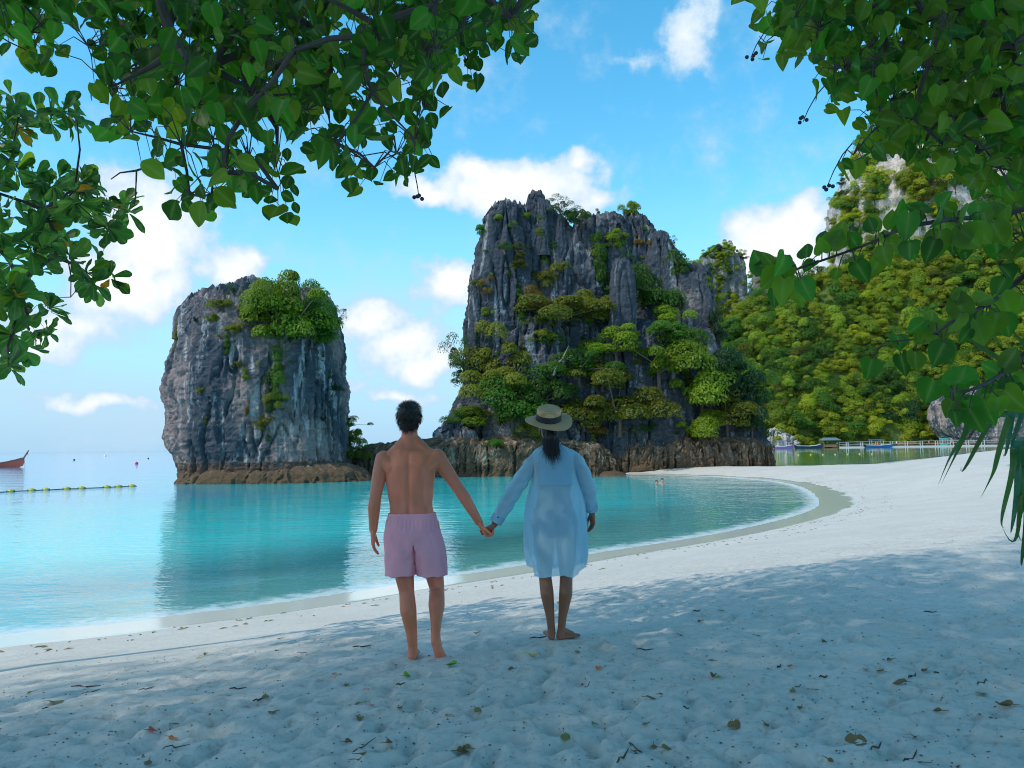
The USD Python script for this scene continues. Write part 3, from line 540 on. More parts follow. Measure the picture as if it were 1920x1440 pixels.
plants(on_islet, [
    (915, 700, 85, 85, 'olive', 'round', 'rock_tree', 'olive tree on the left edge of the islet'),
    (862, 690, 52, 62, 'deep', 'airy', 'rock_tree', 'dark tree leaning out to the left of the islet, upper one'),
    (868, 720, 50, 40, 'deep', 'airy', 'rock_tree', 'dark tree leaning out to the left of the islet, lower one'),
    (935, 745, 100, 72, 'olive', 'bush', 'shrub', 'broad olive shrub low on the islet\'s left shoulder'),
    (960, 790, 120, 80, 'green', 'round', 'rock_tree', 'big fresh green tree left above the straw hat'),
    (1015, 765, 85, 75, 'green', 'bush', 'shrub', 'green shrub directly above the straw hat'),
    (895, 800, 85, 52, 'lime', 'bush', 'shrub', 'light green shrub low at the islet\'s left end'),
    (858, 795, 46, 34, 'green', 'airy', 'shrub', 'sparse green shrub on the islet\'s left slope above the boulders'),
    (928, 838, 34, 20, 'green', 'bush', 'shrub', 'small green cushion above the brown ledge left of the woman'),
    (1000, 820, 46, 42, 'olive', 'bush', 'shrub', 'olive shrub at the left of the straw hat\'s brim'),
    (1032, 530, 56, 52, 'olive', 'bush', 'shrub', 'olive shrub in the upper gully of the islet'),
    (1022, 480, 34, 44, 'green', 'vine', 'hanging_vine', 'green strip of creeper below the islet\'s highest peak'),
    (1018, 440, 30, 34, 'lime', 'vine', 'hanging_vine', 'lime creeper just under the islet\'s highest peak'),
    (985, 412, 26, 18, 'lime', 'bush', 'shrub', 'small lime shrub on the islet\'s left tower top'),
    (938, 412, 22, 14, 'lime', 'bush', 'shrub', 'tiny lime tuft on the islet\'s upper left corner'),
    (902, 440, 26, 26, 'green', 'bush', 'shrub', 'green tuft on the left edge near the islet\'s top'),
    (946, 472, 40, 20, 'green', 'airy', 'shrub', 'pale green tuft on the face of the islet\'s left tower'),
    (897, 540, 26, 20, 'olive', 'bush', 'shrub', 'olive tuft halfway up the islet\'s left edge'),
    (1050, 392, 42, 28, 'deep', 'airy', 'rock_tree', 'lone thin tree standing on the islet\'s skyline'),
    (1078, 420, 40, 38, 'green', 'bush', 'shrub', 'green shrub right of the islet\'s highest peak'),
    (1048, 605, 130, 66, 'olive', 'bush', 'shrub', 'wide olive and brown shrub in the islet\'s middle hollow'),
    (1015, 580, 62, 50, 'rust', 'bush', 'shrub', 'rusty brown shrub in the islet\'s middle hollow'),
    (1110, 590, 80, 60, 'olive', 'bush', 'shrub', 'olive shrub left of the islet\'s free pillar'),
    (1130, 530, 44, 70, 'green', 'vine', 'hanging_vine', 'green creeper in the cleft left of the islet\'s free pillar'),
    (1155, 468, 52, 36, 'lime', 'round', 'rock_tree', 'lime tree above the free pillar of the islet'),
    (1120, 480, 34, 36, 'lime', 'vine', 'hanging_vine', 'lime creeper up left of the free pillar'),
    (1205, 462, 34, 30, 'rust', 'bush', 'shrub', 'orange-brown shrub near the islet\'s right crest'),
    (1225, 585, 92, 88, 'green', 'round', 'rock_tree', 'dense green tree right of the islet\'s free pillar'),
    (1255, 605, 60, 46, 'lime', 'bush', 'shrub', 'lime shrub under the dense tree right of the pillar'),
    (1190, 490, 22, 20, 'lime', 'bush', 'shrub', 'small lime tuft at the free pillar\'s right shoulder'),
    (1020, 640, 40, 30, 'olive', 'bush', 'shrub', 'olive tuft below the islet\'s middle hollow'),
    (1085, 705, 110, 62, 'green', 'round', 'rock_tree', 'green tree in the centre of the islet below the hollow'),
    (1155, 665, 90, 56, 'lime', 'round', 'rock_tree', 'lime tree at the foot of the islet\'s free pillar'),
    (1130, 720, 90, 46, 'olive', 'bush', 'shrub', 'olive shrub under the central trees of the islet'),
    (1235, 700, 120, 90, 'lime', 'canopy', 'rock_tree', 'wide yellow-green tree right of the pillar\'s foot'),
    (1290, 690, 100, 72, 'green', 'canopy', 'rock_tree', 'green tree on the islet\'s right shoulder'),
    (1315, 760, 110, 100, 'lime', 'canopy', 'rock_tree', 'brightest yellow-green tree on the islet\'s right side'),
    (1372, 740, 100, 92, 'deep', 'round', 'rock_tree', 'dark green tree on the islet\'s outer right slope'),
    (1310, 820, 80, 62, 'lime', 'canopy', 'rock_tree', 'yellow-green tree low on the islet\'s right side'),
    (1362, 800, 100, 72, 'olive', 'canopy', 'rock_tree', 'olive tree low on the islet\'s right slope'),
    (1410, 808, 66, 92, 'deep', 'round', 'rock_tree', 'dark tree at the islet\'s far right foot'),
    (1095, 790, 80, 56, 'olive', 'bush', 'shrub', 'olive shrub above the pale streaks right of the straw hat'),
    (1160, 790, 130, 86, 'olive', 'round', 'rock_tree', 'broad olive tree on the lower face right of the straw hat'),
    (1135, 815, 64, 40, 'rust', 'bush', 'shrub', 'brownish shrub hanging on the lower face right of the straw hat'),
    (1250, 640, 80, 50, 'green', 'bush', 'shrub', 'green shrub between the pillar and the right shoulder'),
    (1345, 630, 36, 60, 'deep', 'tall', 'rock_tree', 'tall dark tree behind the islet\'s right-hand edge'),
    (1405, 720, 90, 60, 'green', 'airy', 'rock_tree', 'spreading open-crowned tree reaching right from the islet'),
], None)
def tufts(surface, n, box, seed, label, group):   # small growth in the cracks
    r = random.Random(seed); k = 0
    while k < n:
        px, py = r.uniform(box[0], box[2]), r.uniform(box[1], box[3]); near_ = surface.t.query_ball_point((px, py), 6)
        if len(near_) < 6: continue
        p = surface.hit(px, py); w = r.choice([9, 12, 14, 18, 24, 30]) * r.uniform(.8, 1.2); m = p[1] / FOCAL; kind = r.choice(['green', 'green', 'olive', 'lime', 'deep', 'rust']); shape = r.choice(['airy', 'airy', 'vine', 'bush'])
        h = w * r.uniform(.6, 1.2); copy_of(plant_source(kind, shape), 'rock_tuft', label, 'shrub', p + V(0, -.1, -.1), r.uniform(0, 6.28), group, (w * m / 1.5, w * m / 1.5, h * m / 1.05)); k += 1
tufts(on_islet, 95, (870, 390, 1440, 835), 14, 'small wild tuft rooted in a crack of the big islet', 'tufts in the cracks of the islet')
tufts(on_stack, 22, (330, 580, 640, 800), 15, 'small wild tuft rooted in a crack of the left stack', 'tufts in the cracks of the left stack')
dead = obj('dead_branch', tube([on_islet.hit(1035, 702) + V(0, -.8, -.2), on_islet.hit(1045, 690) + V(0, -1.0, .3), at(1055, 672, 66.0), at(1066, 648, 65.8)], [.10, .08, .06, .02], 6), M_pale_bark)
tag(dead, 'bare pale leaning trunk sticking out of the islet\'s shrubs', 'dead tree')

# ------------------------------------------------------------------ the forested hill behind the lagoon
ridge_px = [(1290, 700), (1330, 640), (1370, 606), (1410, 590), (1445, 560), (1480, 540), (1520, 528), (1560, 520), (1600, 505), (1640, 490), (1700, 440), (1800, 380), (1920, 330), (2100, 280), (2400, 260), (3000, 380)]
rx = np.array([(x - 960) / FOCAL * 326 for x, _ in ridge_px]); rz = np.array([at(x, y, 326)[2] for x, y in ridge_px])
hx, hy = np.linspace(62, 440, 220), np.concatenate([np.linspace(283, 350, 120), np.linspace(351, 480, 40)])
HX, HY = np.meshgrid(hx, hy)
hq = np.stack([HX, HY, np.zeros_like(HX)], -1)
crest = np.interp(HX, rx, rz) * np.clip((HX - 60) / 14, .02, 1)
shore_y = 289 + 6 * (fbm(hq * V(.03, 0, 0), 2, .5, 5) - .5) - .10 * np.clip(HX - 150, 0, 60)
u = np.clip((HY - shore_y) / 52., 0, 1); u = np.where(u < .06, u * 2.4, .144 + (u - .06) * .911)
fall = np.clip((HY - 360) / 120, 0, 1)
HZ = crest * u * (1 - .75 * fall) + (9 * (fbm(hq * V(.05, .05, 0), 4, .5, 8) - .5)) * np.clip(u * 3, 0, 1) - np.where(HY < shore_y, 1.5, 0)
hi = np.arange(HX.size).reshape(HX.shape)
hf = np.stack([hi[:-1, :-1], hi[:-1, 1:], hi[1:, 1:], hi[1:, :-1]], -1).reshape(-1, 4)
hv = np.stack([HX, HY, HZ], -1).reshape(-1, 3)
M_under = simple('undergrowth', (.10, .14, .025), .95, .5, .35)
obj('hill', (hv, hf), M_under, smooth=True, kind='structure')
def cliff(name, label, rows, d, ratio, seed, m, amp=2.2, freq=.09, nth=170, nz=110, jag=2.0):
    v, f = loft_rock(px_prof(rows, d, ratio), d, ratio, seed, nth, nz, amp, freq, jag)
    o = obj(name, (v, f), m, smooth=35); tag(o, label, 'rock'); return v, f
tower = cliff('cliff', 'huge sunlit pale cliff above the forest, half hidden by the leaves at the right', [(720, 1612, 2100), (600, 1622, 2080), (560, 1624, 2060), (480, 1618, 2050), (420, 1610, 2050), (360, 1612, 2040), (320, 1622, 2030), (230, 1660, 2020), (160, 1720, 1990)], 322, .75, 5, M_cliff, 3.2, .07, 200, 140)
peak1 = cliff('rock_peak', 'round-topped wooded limestone peak just right of the islet', [(700, 1290, 1412), (600, 1296, 1404), (560, 1298, 1402), (520, 1300, 1400), (490, 1308, 1396), (476, 1322, 1388), (467, 1345, 1375)], 385, .8, 15, M_peak, 2.0, .09, 120, 90, .6)
peak2 = cliff('rock_peak', 'smaller grey pointed peak farther right behind the forest', [(700, 1390, 1500), (600, 1400, 1490), (560, 1404, 1482), (520, 1416, 1476), (500, 1426, 1470), (485, 1442, 1464)], 405, .8, 16, M_peak, 2.0, .09, 110, 80, .6)
low_cliff = cliff('cliff', 'low grey overhanging cliff behind the drooping screw pine leaves at the right', [(845, 1800, 2120), (825, 1800, 2120), (800, 1786, 2120), (780, 1778, 2120), (755, 1780, 2110), (738, 1792, 2100), (728, 1815, 2080)], 262, .5, 17, M_stack, 1.4, .16, 180, 70, .5)
white_foot = cliff('cliff', 'small white rock foot at the forest edge right of the islet', [(842, 1436, 1500), (830, 1438, 1496), (820, 1440, 1484), (812, 1444, 1466)], 284, .5, 18, M_cliff, 1.6, .3, 90, 50, .8)

def forest_spots(n, seed):
    r = np.random.default_rng(seed)
    tri = np.vstack([hf[:, [0, 1, 2]], hf[:, [0, 2, 3]]])
    a, b, c = hv[tri[:, 0]], hv[tri[:, 1]], hv[tri[:, 2]]
    cr = np.cross(b - a, c - a); area = np.linalg.norm(cr, axis=1); mid = (a + b + c) / 3
    px, w = to_pixel(mid)
    seen = (np.einsum('ij,ij->i', cr, CAM - mid) > 0) & (px[:, 0] > 1290) & (px[:, 0] < 2150) & (mid[:, 2] > 1.2)
    wgt = np.where(seen, area, 0); k = r.choice(len(tri), n, p=wgt / wgt.sum())
    u, v = r.random((2, n)); u, v = np.where(u + v > 1, 1 - u, u), np.where(u + v > 1, 1 - v, v)
    p = a[k] + (b - a)[k] * u[:, None] + (c - a)[k] * v[:, None]
    keep = []
    t = []
    for q in p:                                   # not closer than about half a crown
        if all((q[0] - o[0]) ** 2 + (q[1] - o[1]) ** 2 + (q[2] - o[2]) ** 2 > 9 for o in t[-400:]): t.append(q)
    return np.array(t)
spots = list(forest_spots(1700, 6))
for surf, n, lo, s in ((tower, 330, 0.0, 31), (peak1, 220, .0, 32), (peak2, 45, .0, 33)):
    v, f = surf; r = np.random.default_rng(s)
    a, b, c = v[f[:, 0]], v[f[:, 1]], v[f[:, 2]]; cr = np.cross(b - a, c - a); ar = np.linalg.norm(cr, axis=1); mid = (a + b + c) / 3
    up = cr[:, 2] / np.maximum(ar, 1e-9); px, _ = to_pixel(mid)
    patch = fbm(mid * V(.045, .045, .03), 3, .5, 50 + s)
    if surf is tower: ok = ((up > .25) | (px[:, 1] < 395) | (px[:, 0] < 1645) | (patch > .66)) & ~((px[:, 0] > 1650) & (px[:, 1] > 420) & (px[:, 1] < 590) & (patch < .66))
    elif surf is peak1: ok = (px[:, 0] < 1378) | (up > .3)
    else: ok = (up > .2) | (px[:, 1] < 520)
    wgt = ar * ok * (np.einsum('ij,ij->i', cr, CAM - mid) > 0)
    spots += list(mid[r.choice(len(f), n, p=wgt / wgt.sum())])
spots = np.array(spots)
order = np.argsort(np.linalg.norm(spots - CAM, axis=1)); spots = spots[order]
rf = np.random.default_rng(77)
sets = [('forest', 'canopy'), ('forest', 'round'), ('forest', 'tall'), ('yellow', 'canopy'), ('yellow', 'round'), ('green', 'round'), ('green', 'canopy'), ('olive', 'canopy'), ('deep', 'round')]
wts = np.array([.20, .16, .08, .14, .10, .12, .08, .08, .04])
names = {'forest': 'light green round-crowned tree in the sunlit forest across the lagoon', 'yellow': 'yellowish tree crown in the sunlit forest across the lagoon', 'green': 'mid green tree crown in the forest across the lagoon', 'olive': 'dull olive tree crown in the forest across the lagoon', 'deep': 'darkest green tree crown in the forest across the lagoon'}
tone = fbm(spots * V(.03, .03, .03), 2, .5, 66)
pick = [rf.choice(len(sets), p=(lambda w: w / w.sum())(wts * np.array([1, 1, 1, .4 + 2.4 * max(t - .4, 0) * 4, .4 + 2.4 * max(t - .4, 0) * 4, 1.6 - t, 1.6 - t, 1, 1.8 - 2 * t if t < .8 else .2]))) for t in tone]
fs = rf.uniform(4.4, 9.4, len(spots)); fz = fs * rf.uniform(.85, 1.25, len(spots)); fr_ = rf.uniform(0, 6.28, len(spots))
small = spots[:, 1] > 355; fs[small] *= .5; fz[small] *= .5
N_SINGLE = 290
show = np.argsort(-(fs / np.linalg.norm(spots - CAM, axis=1)) + 10 * (to_pixel(spots)[0][:, 0] > 1900))
single = set(show[:N_SINGLE].tolist())
for i in sorted(single):
    k, s = sets[pick[i]]
    copy_of(plant_source(k, s), 'forest_tree', names[k], 'tree', spots[i] + V(0, 0, -.6), fr_[i], names[k].split(' in the')[0] + 's of the hill forest', (fs[i] * .78, fs[i] * .78, fz[i] * .85))
rest = [i for i in range(len(spots)) if i not in single]
pi = UsdGeom.PointInstancer.Define(stage, '/World/forest')
tag(pi.GetPrim(), 'sunlit green jungle covering the steep hill across the lagoon', 'forest', kind='stuff')
targets = []
for j, (k, s) in enumerate(sets):
    q = stage.DefinePrim(f'/World/forest/source_{j}', 'Xform'); q.GetReferences().AddInternalReference(plant_source(k, s)); targets.append(q.GetPath())
pi.CreatePrototypesRel().SetTargets(targets)
pi.CreatePositionsAttr([Gf.Vec3f(*map(float, spots[i] + V(0, 0, -.6))) for i in rest])
pi.CreateScalesAttr([Gf.Vec3f(float(fs[i] * .78), float(fs[i] * .78), float(fz[i] * .85)) for i in rest])
pi.CreateOrientationsAttr([Gf.Quath(math.cos(fr_[i] / 2), 0, 0, math.sin(fr_[i] / 2)) for i in rest])
pi.CreateProtoIndicesAttr([int(pick[i]) for i in rest])
# ------------------------------------------------------------------ boats, floats and the floating walkway
def paint(name, col, rough=.45): return simple(name, col, rough, .12, 3)
M_red = paint('red_wood', (.34, .075, .045)); M_wood = simple('weathered_wood', (.22, .13, .08), .8, .35, 4, .005); M_white = paint('white_paint', (.78, .78, .76)); M_blue = paint('blue_paint', (.03, .13, .38)); M_navy = paint('navy_paint', (.02, .03, .08))
M_cyan = paint('turquoise_paint', (.05, .48, .50)); M_purple = paint('purple_paint', (.30, .14, .42)); M_orange = paint('orange_plastic', (.85, .22, .03)); M_yellow = paint('yellow_float', (.42, .37, .03)); M_dark = paint('dark_fabric', (.03, .035, .04), .9)
M_pale = paint('weathered_white', (.50, .52, .52)); M_pink = paint('pink_float', (.62, .06, .13)); M_rope = simple('rope', (.10, .12, .10), .9); M_grey = paint('grey_canvas', (.40, .42, .44), .9); M_skin_far = paint('tan_skin', (.40, .22, .15), .6); M_green_c = paint('green_canvas', (.10, .25, .16), .9)
def hull_mesh(L, beam, depth, bow_rise, stern_rise=.2, n=26, rake=.9, sharp=1.6):
    """Long boat along +x, stern at x = 0, bow at x = L; z = 0 is the waterline."""
    t = np.linspace(0, 1, n); rows = []
    for a in t:
        w = beam / 2 * (1 - a ** sharp * .0) * np.clip(1 - max(0, (a - .45) / .55) ** 2.0, .02, 1) * (.78 + .22 * min(1, a / .25))
        sheer = depth + stern_rise * max(0, .25 - a) / .25 + bow_rise * max(0, (a - .4) / .6) ** 2.2
        keel = -.25 + (.25 + depth * .5) * max(0, (a - .8) / .2) ** 2
        x = a * L
        rows.append([(x + rake * 0 * a, -w, sheer), (x, -w * .86, sheer * .45 + keel * .3), (x - rake * max(0, a - .8), -w * .45, keel * .8), (x - rake * max(0, a - .8), 0, keel), (x - rake * max(0, a - .8), w * .45, keel * .8), (x, w * .86, sheer * .45 + keel * .3), (x, w, sheer),
                     (x, w * .90, sheer - .02), (x, w * .55, max(.12, keel + .3)), (x, -w * .55, max(.12, keel + .3)), (x, -w * .90, sheer - .02)])
    v = np.array(rows).reshape(-1, 3); m = 11; f = []
    for i in range(n - 1):
        for j in range(m):
            a, b = i * m + j, i * m + (j + 1) % m
            f += [(a, b, b + m), (a, b + m, a + m)]
    for j in range(1, m - 1): f += [(0, j, j + 1), ((n - 1) * m, (n - 1) * m + j + 1, (n - 1) * m + j)]
    return v, np.array(f)
def seated(x, y, z, h=.75):                      # small seated or standing figure seen from very far
    a = m3.Manifold.batch_hull([m3.Manifold.sphere(.17, 12).translate((x, y, z + .15)), m3.Manifold.sphere(.19, 12).translate((x, y, z + h * .62))])
    b = m3.Manifold.sphere(.11, 12).translate((x, y, z + h * .95)); c = m3.Manifold.batch_hull([m3.Manifold.sphere(.05, 10).translate((x, y, z + h * .7)), m3.Manifold.sphere(.06, 10).translate((x, y, z + h * .9))])
    limb = [m3.Manifold.batch_hull([m3.Manifold.sphere(.06, 10).translate((x + s * .2, y, z + h * .68)), m3.Manifold.sphere(.045, 10).translate((x + s * .26, y - .12, z + .22))]) for s in (-1, 1)]
    return a, b + c, limb[0] + limb[1]
def far_person(label, loc, shirt, stand=False):
    p = thing('person', label, 'person', loc)
    a, b, l = seated(0, 0, .75 if stand else 0)
    obj('shirt', a, shirt, p, smooth=50); obj('head', b, M_skin_far, p, smooth=50); obj('arms', l, M_skin_far, p, smooth=50)
    if stand:
        obj('legs', m3.Manifold.batch_hull([m3.Manifold.sphere(.09, 10).translate((-.09, 0, .85)), m3.Manifold.sphere(.06, 10).translate((-.11, 0, .06))]) + m3.Manifold.batch_hull([m3.Manifold.sphere(.09, 10).translate((.09, 0, .85)), m3.Manifold.sphere(.06, 10).translate((.11, 0, .06))]), M_dark, p, smooth=50)
    return p

# the long-tail boat at the left edge
q = on_plane(34, 876)
boat = thing('longtail_boat', 'red wooden long-tail boat with upswept bow at the left edge of the sea', 'boat', (q[0] - 10.2, q[1], 0), 0)
obj('hull', hull_mesh(11.2, 1.7, .62, 1.05, .15), M_red, boat, smooth=40)
def strip(y0, n=26, L=11.2):
    t = np.linspace(0, .97, n); w = .85 * np.clip(1 - np.maximum(0, (t - .45) / .55) ** 2, .02, 1) * (.78 + .22 * np.minimum(1, t / .25))
    z = .62 + .15 * np.maximum(0, .25 - t) / .25 + 1.05 * np.maximum(0, (t - .4) / .6) ** 2.2
    return np.stack([t * L, y0 * w, z], -1)
for s in (-1, 1): obj('gunwale', tube(strip(s), .05, 6), M_wood, boat)
obj('prow', tube([(10.6, 0, 1.15), (11.15, 0, 1.62), (11.55, 0, 2.25), (11.85, 0, 2.75)], [.16, .15, .12, .10], 8), M_wood, boat, smooth=50)
obj('prow_ribbon', tube([(11.5, 0, 2.12), (11.6, 0, 2.3)], [.17, .17], 10), M_pink, boat)
obj('anchor_rope', tube([(11.1, -.05, 1.5), (11.35, -.1, .8), (11.4, -.1, -.1)], .02, 5), M_rope, boat)
for x in (1.6, 3.2, 4.8, 6.4): obj('thwart', box(x, 0, .55, .26, 1.35, .05), M_wood, boat)
for x in (1.4, 5.2):
    for y in (-.7, .7): obj('canopy_post', tube([(x, y, .5), (x, y, 2.1)], .03, 6), M_wood, boat)
obj('canopy', box(3.3, 0, 2.13, 4.2, 1.7, .06), M_grey, boat)
obj('engine', cat_m([box(.35, 0, 1.05, .7, .4, .4), tmesh(*tube([(.1, 0, 1.1), (-2.6, .2, -.1)], .04, 6))]), M_dark, boat)
far_person('dark-haired passenger sitting low in the red long-tail boat', (q[0] - 10.2 + 9.0, q[1], .45), M_dark)
# the float line and the mooring buoys
fl = [(20, 922), (59, 920), (86, 919), (125, 917), (153, 916), (200, 914), (222, 913), (247, 912)]
fp = [on_plane(*p) for p in fl]
where = ['first from the left', 'second from the left', 'third from the left', 'fourth from the left', 'fifth from the left', 'third from the right', 'second from the right', 'last at the right']
for p, w in zip(fp, where):
    b = thing('float', f'yellow float on the swimming line in the left sea, {w}', 'float', (p[0], p[1], 0), group='yellow floats of the swimming line')
    s = trimesh.creation.icosphere(3, 1.0); s.vertices *= V(.22, .14, .13); s.vertices[:, 2] += .035
    obj('body', s, M_yellow, b, smooth=True)
    obj('collar', cat_m([tmesh(*tube([(x - .03, 0, .035), (x + .03, 0, .035)], .07, 10)) for x in (-.21, .21)]), M_rope, b)
line = np.array([on_plane(-60, 926)] + fp + [on_plane(256, 912)]); line[:, 2] = .015
obj('float_line', tube(spline(line, 60), .028, 5), M_rope, label='dark rope of the swimming line strung between the yellow floats', cat='rope')
for px, py, r, m, lab in ((139, 863, .26, M_dark, 'dark mooring buoy nearest the red boat'), (197, 855.5, .55, M_white, 'white mooring buoy far out on the sea'), (256, 870, .30, M_pink, 'pink-red mooring buoy left of the stack'), (278, 860, .22, M_dark, 'smallest dark buoy close to the left stack')):
    p = on_plane(px, py); b = thing('mooring_buoy', lab, 'buoy', (p[0], p[1], 0))
    s = trimesh.creation.icosphere(3, r); s.vertices[:, 2] += r * .35; obj('body', s, m, b, smooth=True)
    obj('ring', tube([(0, 0, r * 1.25), (0, 0, r * 1.55)], r * .16, 8), M_dark, b)
# two bathers
for (px, py, m, lab) in ((1231, 909.5, simple('dark_hair_far', (.06, .03, .03), .6), 'bather with only the head above water, left of the two'), (1242, 905.5, simple('black_hair_far', (.015, .012, .012), .6), 'bather with bare shoulders above water, right of the two')):
    p = on_plane(px, py); b = thing('person', lab, 'person', (p[0], p[1], 0))
    hd = m3.Manifold.batch_hull([m3.Manifold.sphere(1, 20).scale((.085, .10, .115)).translate((0, 0, .16)), m3.Manifold.sphere(.055, 16).translate((0, -.05, .07))])
    nk = m3.Manifold.batch_hull([m3.Manifold.sphere(.055, 16).translate((0, 0, .06)), m3.Manifold.sphere(.06, 16).translate((0, .0, -.1))])
    sh = m3.Manifold.batch_hull([m3.Manifold.sphere(.085, 16).translate((-.15, 0, -.06)), m3.Manifold.sphere(.085, 16).translate((.15, 0, -.06)), m3.Manifold.sphere(.1, 16).translate((0, 0, -.3))])
    obj('body', hd + nk + (sh.translate((0, 0, .05)) if 'right' in lab else sh.translate((0, 0, -.04))), M_skin_far, b, smooth=50)
    obj('hair', m3.Manifold.sphere(1, 20).scale((.095, .108, .11)).translate((0, .02, .19)) , m, b, smooth=50)
# lagoon: boats, walkway, shelter
LAGOON_D = 276.0
def bank(px, d=LAGOON_D): p = at(px, 836, d); p[2] = 0; return p
def far_boat(label, px, py, L, m, beam=2.0, canopy=None, rise=.7, rot=0.0, name='boat', dd=0.0):
    p = at(px, py, LAGOON_D); p[2] = 0; b = thing(name, label, 'boat', (p[0], p[1] - dd, 0), rot)
    obj('hull', hull_mesh(L, beam, .7, rise), m, b, smooth=40)
    obj('gunwale', join([tube([(0, s * beam * .40, .9), (L * .5, s * beam * .49, .76), (L * .9, s * beam * .18, .72 + rise * .7)], .06, 5) for s in (-1, 1)]), M_white, b)
    for x in (L * .25, L * .45): obj('seat', box(x, 0, .6, .4, beam * .7, .1), M_grey, b)
    if canopy:
        for x in (L * .2, L * .6):
            for y in (-beam * .4, beam * .4): obj('canopy_post', tube([(x, y, .6), (x, y, 2.5)], .05, 5), M_white, b)
        obj('canopy', box(L * .4, 0, 2.62, L * .48, beam * .95, .34), canopy, b)
    obj('outboard', box(-.25, 0, .75, .5, .5, .9), M_dark, b)
    return b, p

far_boat('purple boat moored at the lagoon edge right beside the islet', 1452, 838, 6.4, M_purple, 2.0, M_purple, name='moored_boat')
far_boat('dark low boat with white rail moored left of the blue boat', 1492, 838.5, 9.5, M_navy, 2.0, None, name='moored_boat')
bb, bp = far_boat('blue and white speedboat with passengers in front of the walkway', 1608, 840, 9.5, M_blue, 2.4, M_blue, .5, name='speedboat', dd=6.0)
far_boat('small turquoise boat lying behind the walkway', 1760, 832.5, 4.6, M_cyan, 2.0, M_cyan, name='moored_boat')
for k, (dx, m, c) in enumerate(((3.2, M_orange, 'orange'), (4.2, M_pink, 'pink'), (5.4, M_white, 'white'))):
    far_person(f'tiny passenger in {c} seated in the blue speedboat', (bp[0] + dx, bp[1] - 6.4, .65), m)
far_person('tiny figure in orange standing on the floating walkway', (*bank(1742)[:2], .45), M_orange, True)
far_person('tiny figure in white standing on the walkway left of the orange one', (*bank(1681)[:2], .45), M_white, True)
far_person('tiny figure in blue standing on the bank left of the speedboat', (*bank(1570)[:2], .4), M_blue, True)
pw = thing('floating_walkway', 'white railed floating walkway crossing the lagoon at the forest foot', 'walkway', (0, 0, 0))
wa, wb = bank(1575), bank(2040, 258.0)
obj('deck', tmesh(np.array([[wa[0], wa[1] - .9, -.1], [wb[0], wb[1] - .9, -.1], [wb[0], wb[1] + .9, -.1], [wa[0], wa[1] + .9, -.1], [wa[0], wa[1] - .9, .42], [wb[0], wb[1] - .9, .42], [wb[0], wb[1] + .9, .42], [wa[0], wa[1] + .9, .42]]),
    [(0, 1, 5), (0, 5, 4), (1, 2, 6), (1, 6, 5), (2, 3, 7), (2, 7, 6), (3, 0, 4), (3, 4, 7), (4, 5, 6), (4, 6, 7), (0, 3, 2), (0, 2, 1)]), M_grey, pw)
npost = 16
for s in (-.8, .8):
    for k in range(npost):
        a = wa + (wb - wa) * (k + .5) / npost; obj('post', box(a[0], a[1] + s, 1.2, .16, .16, 1.6), M_pale, pw)
    obj('rail', tube([wa + V(0, s, 1.95), wb + V(0, s, 1.95)], .05, 6), M_pale, pw)
    obj('rail', tube([wa + V(0, s, 1.2), wb + V(0, s, 1.2)], .04, 6), M_pale, pw)
sh_p = bank(1545, 283.0)
sh = thing('beach_shelter', 'small blue-roofed shelter on the bank at the forest foot', 'shelter', (sh_p[0], sh_p[1], .3))
for x in (0, 5.5):
    for y in (0, 3): obj('post', box(x, y, 1.2, .18, .18, 2.4), M_wood, sh)
obj('roof', tmesh([(-.6, -.6, 2.35), (6.1, -.6, 2.35), (6.1, 3.6, 2.35), (-.6, 3.6, 2.35), (.6, 1.5, 3.3), (4.9, 1.5, 3.3)], [(0, 1, 5), (0, 5, 4), (1, 2, 5), (2, 3, 4), (2, 4, 5), (3, 0, 4), (0, 3, 2), (0, 2, 1)]), simple('blue_roof', (.10, .17, .22), .9), sh)
obj('counter', box(2.75, .5, .5, 4.6, .5, 1.0), M_wood, sh)
rr = random.Random(3)
for k in range(9):                               # brown boulders of the bank
    px = 1560 + k * 33 + rr.uniform(-10, 10); p = bank(px, 284.0); w = rr.uniform(1.6, 3.2)
    s = trimesh.creation.icosphere(3, 1.0); s.vertices *= V(w, w * .7, rr.uniform(.8, 1.5)); s.vertices += (fbm(s.vertices * .9 + k * 7, 3, .5, k)[:, None] - .5) * .9
    o = obj('boulder', tmesh(s.vertices + V(p[0], p[1] + 3, .5), s.faces), M_ledge, smooth=40)
    tag(o, 'brown boulder on the bank between the walkway and the forest', 'boulder', 'brown boulders of the bank')
for k in range(8):
    p = on_plane(1474 + k * 23, 853.5 - .3 * k); b = thing('swim_float', 'tiny pale float of the dotted line across the green lagoon', 'float', (p[0], p[1], 0), group='floats on the lagoon')
    s = trimesh.creation.icosphere(2, .17); obj('body', s, M_yellow, b, smooth=True)
rr = random.Random(8)
for k, (px, py, w) in enumerate(((1205, 886, 1.5), (1150, 889, 1.1), (1262, 876, 1.0), (1320, 868, .8), (1385, 866, .7), (1240, 884, .6), (1176, 885, .8), (1228, 878, .9))):
    p = on_plane(px, py, .05); s = trimesh.creation.icosphere(3, 1.0); s.vertices *= V(w, w * .8, .32 * w); s.vertices += (fbm(s.vertices * 1.1 + k * 5, 3, .5, k)[:, None] - .5) * .5 * w
    o = obj('shore_rock', tmesh(s.vertices + V(p[0], p[1], H(p[0], p[1]) + .05), s.faces), M_ledge, smooth=40)
    tag(o, 'low brown rock lying where the sand spit meets the islet', 'rock', 'low rocks at the foot of the islet')

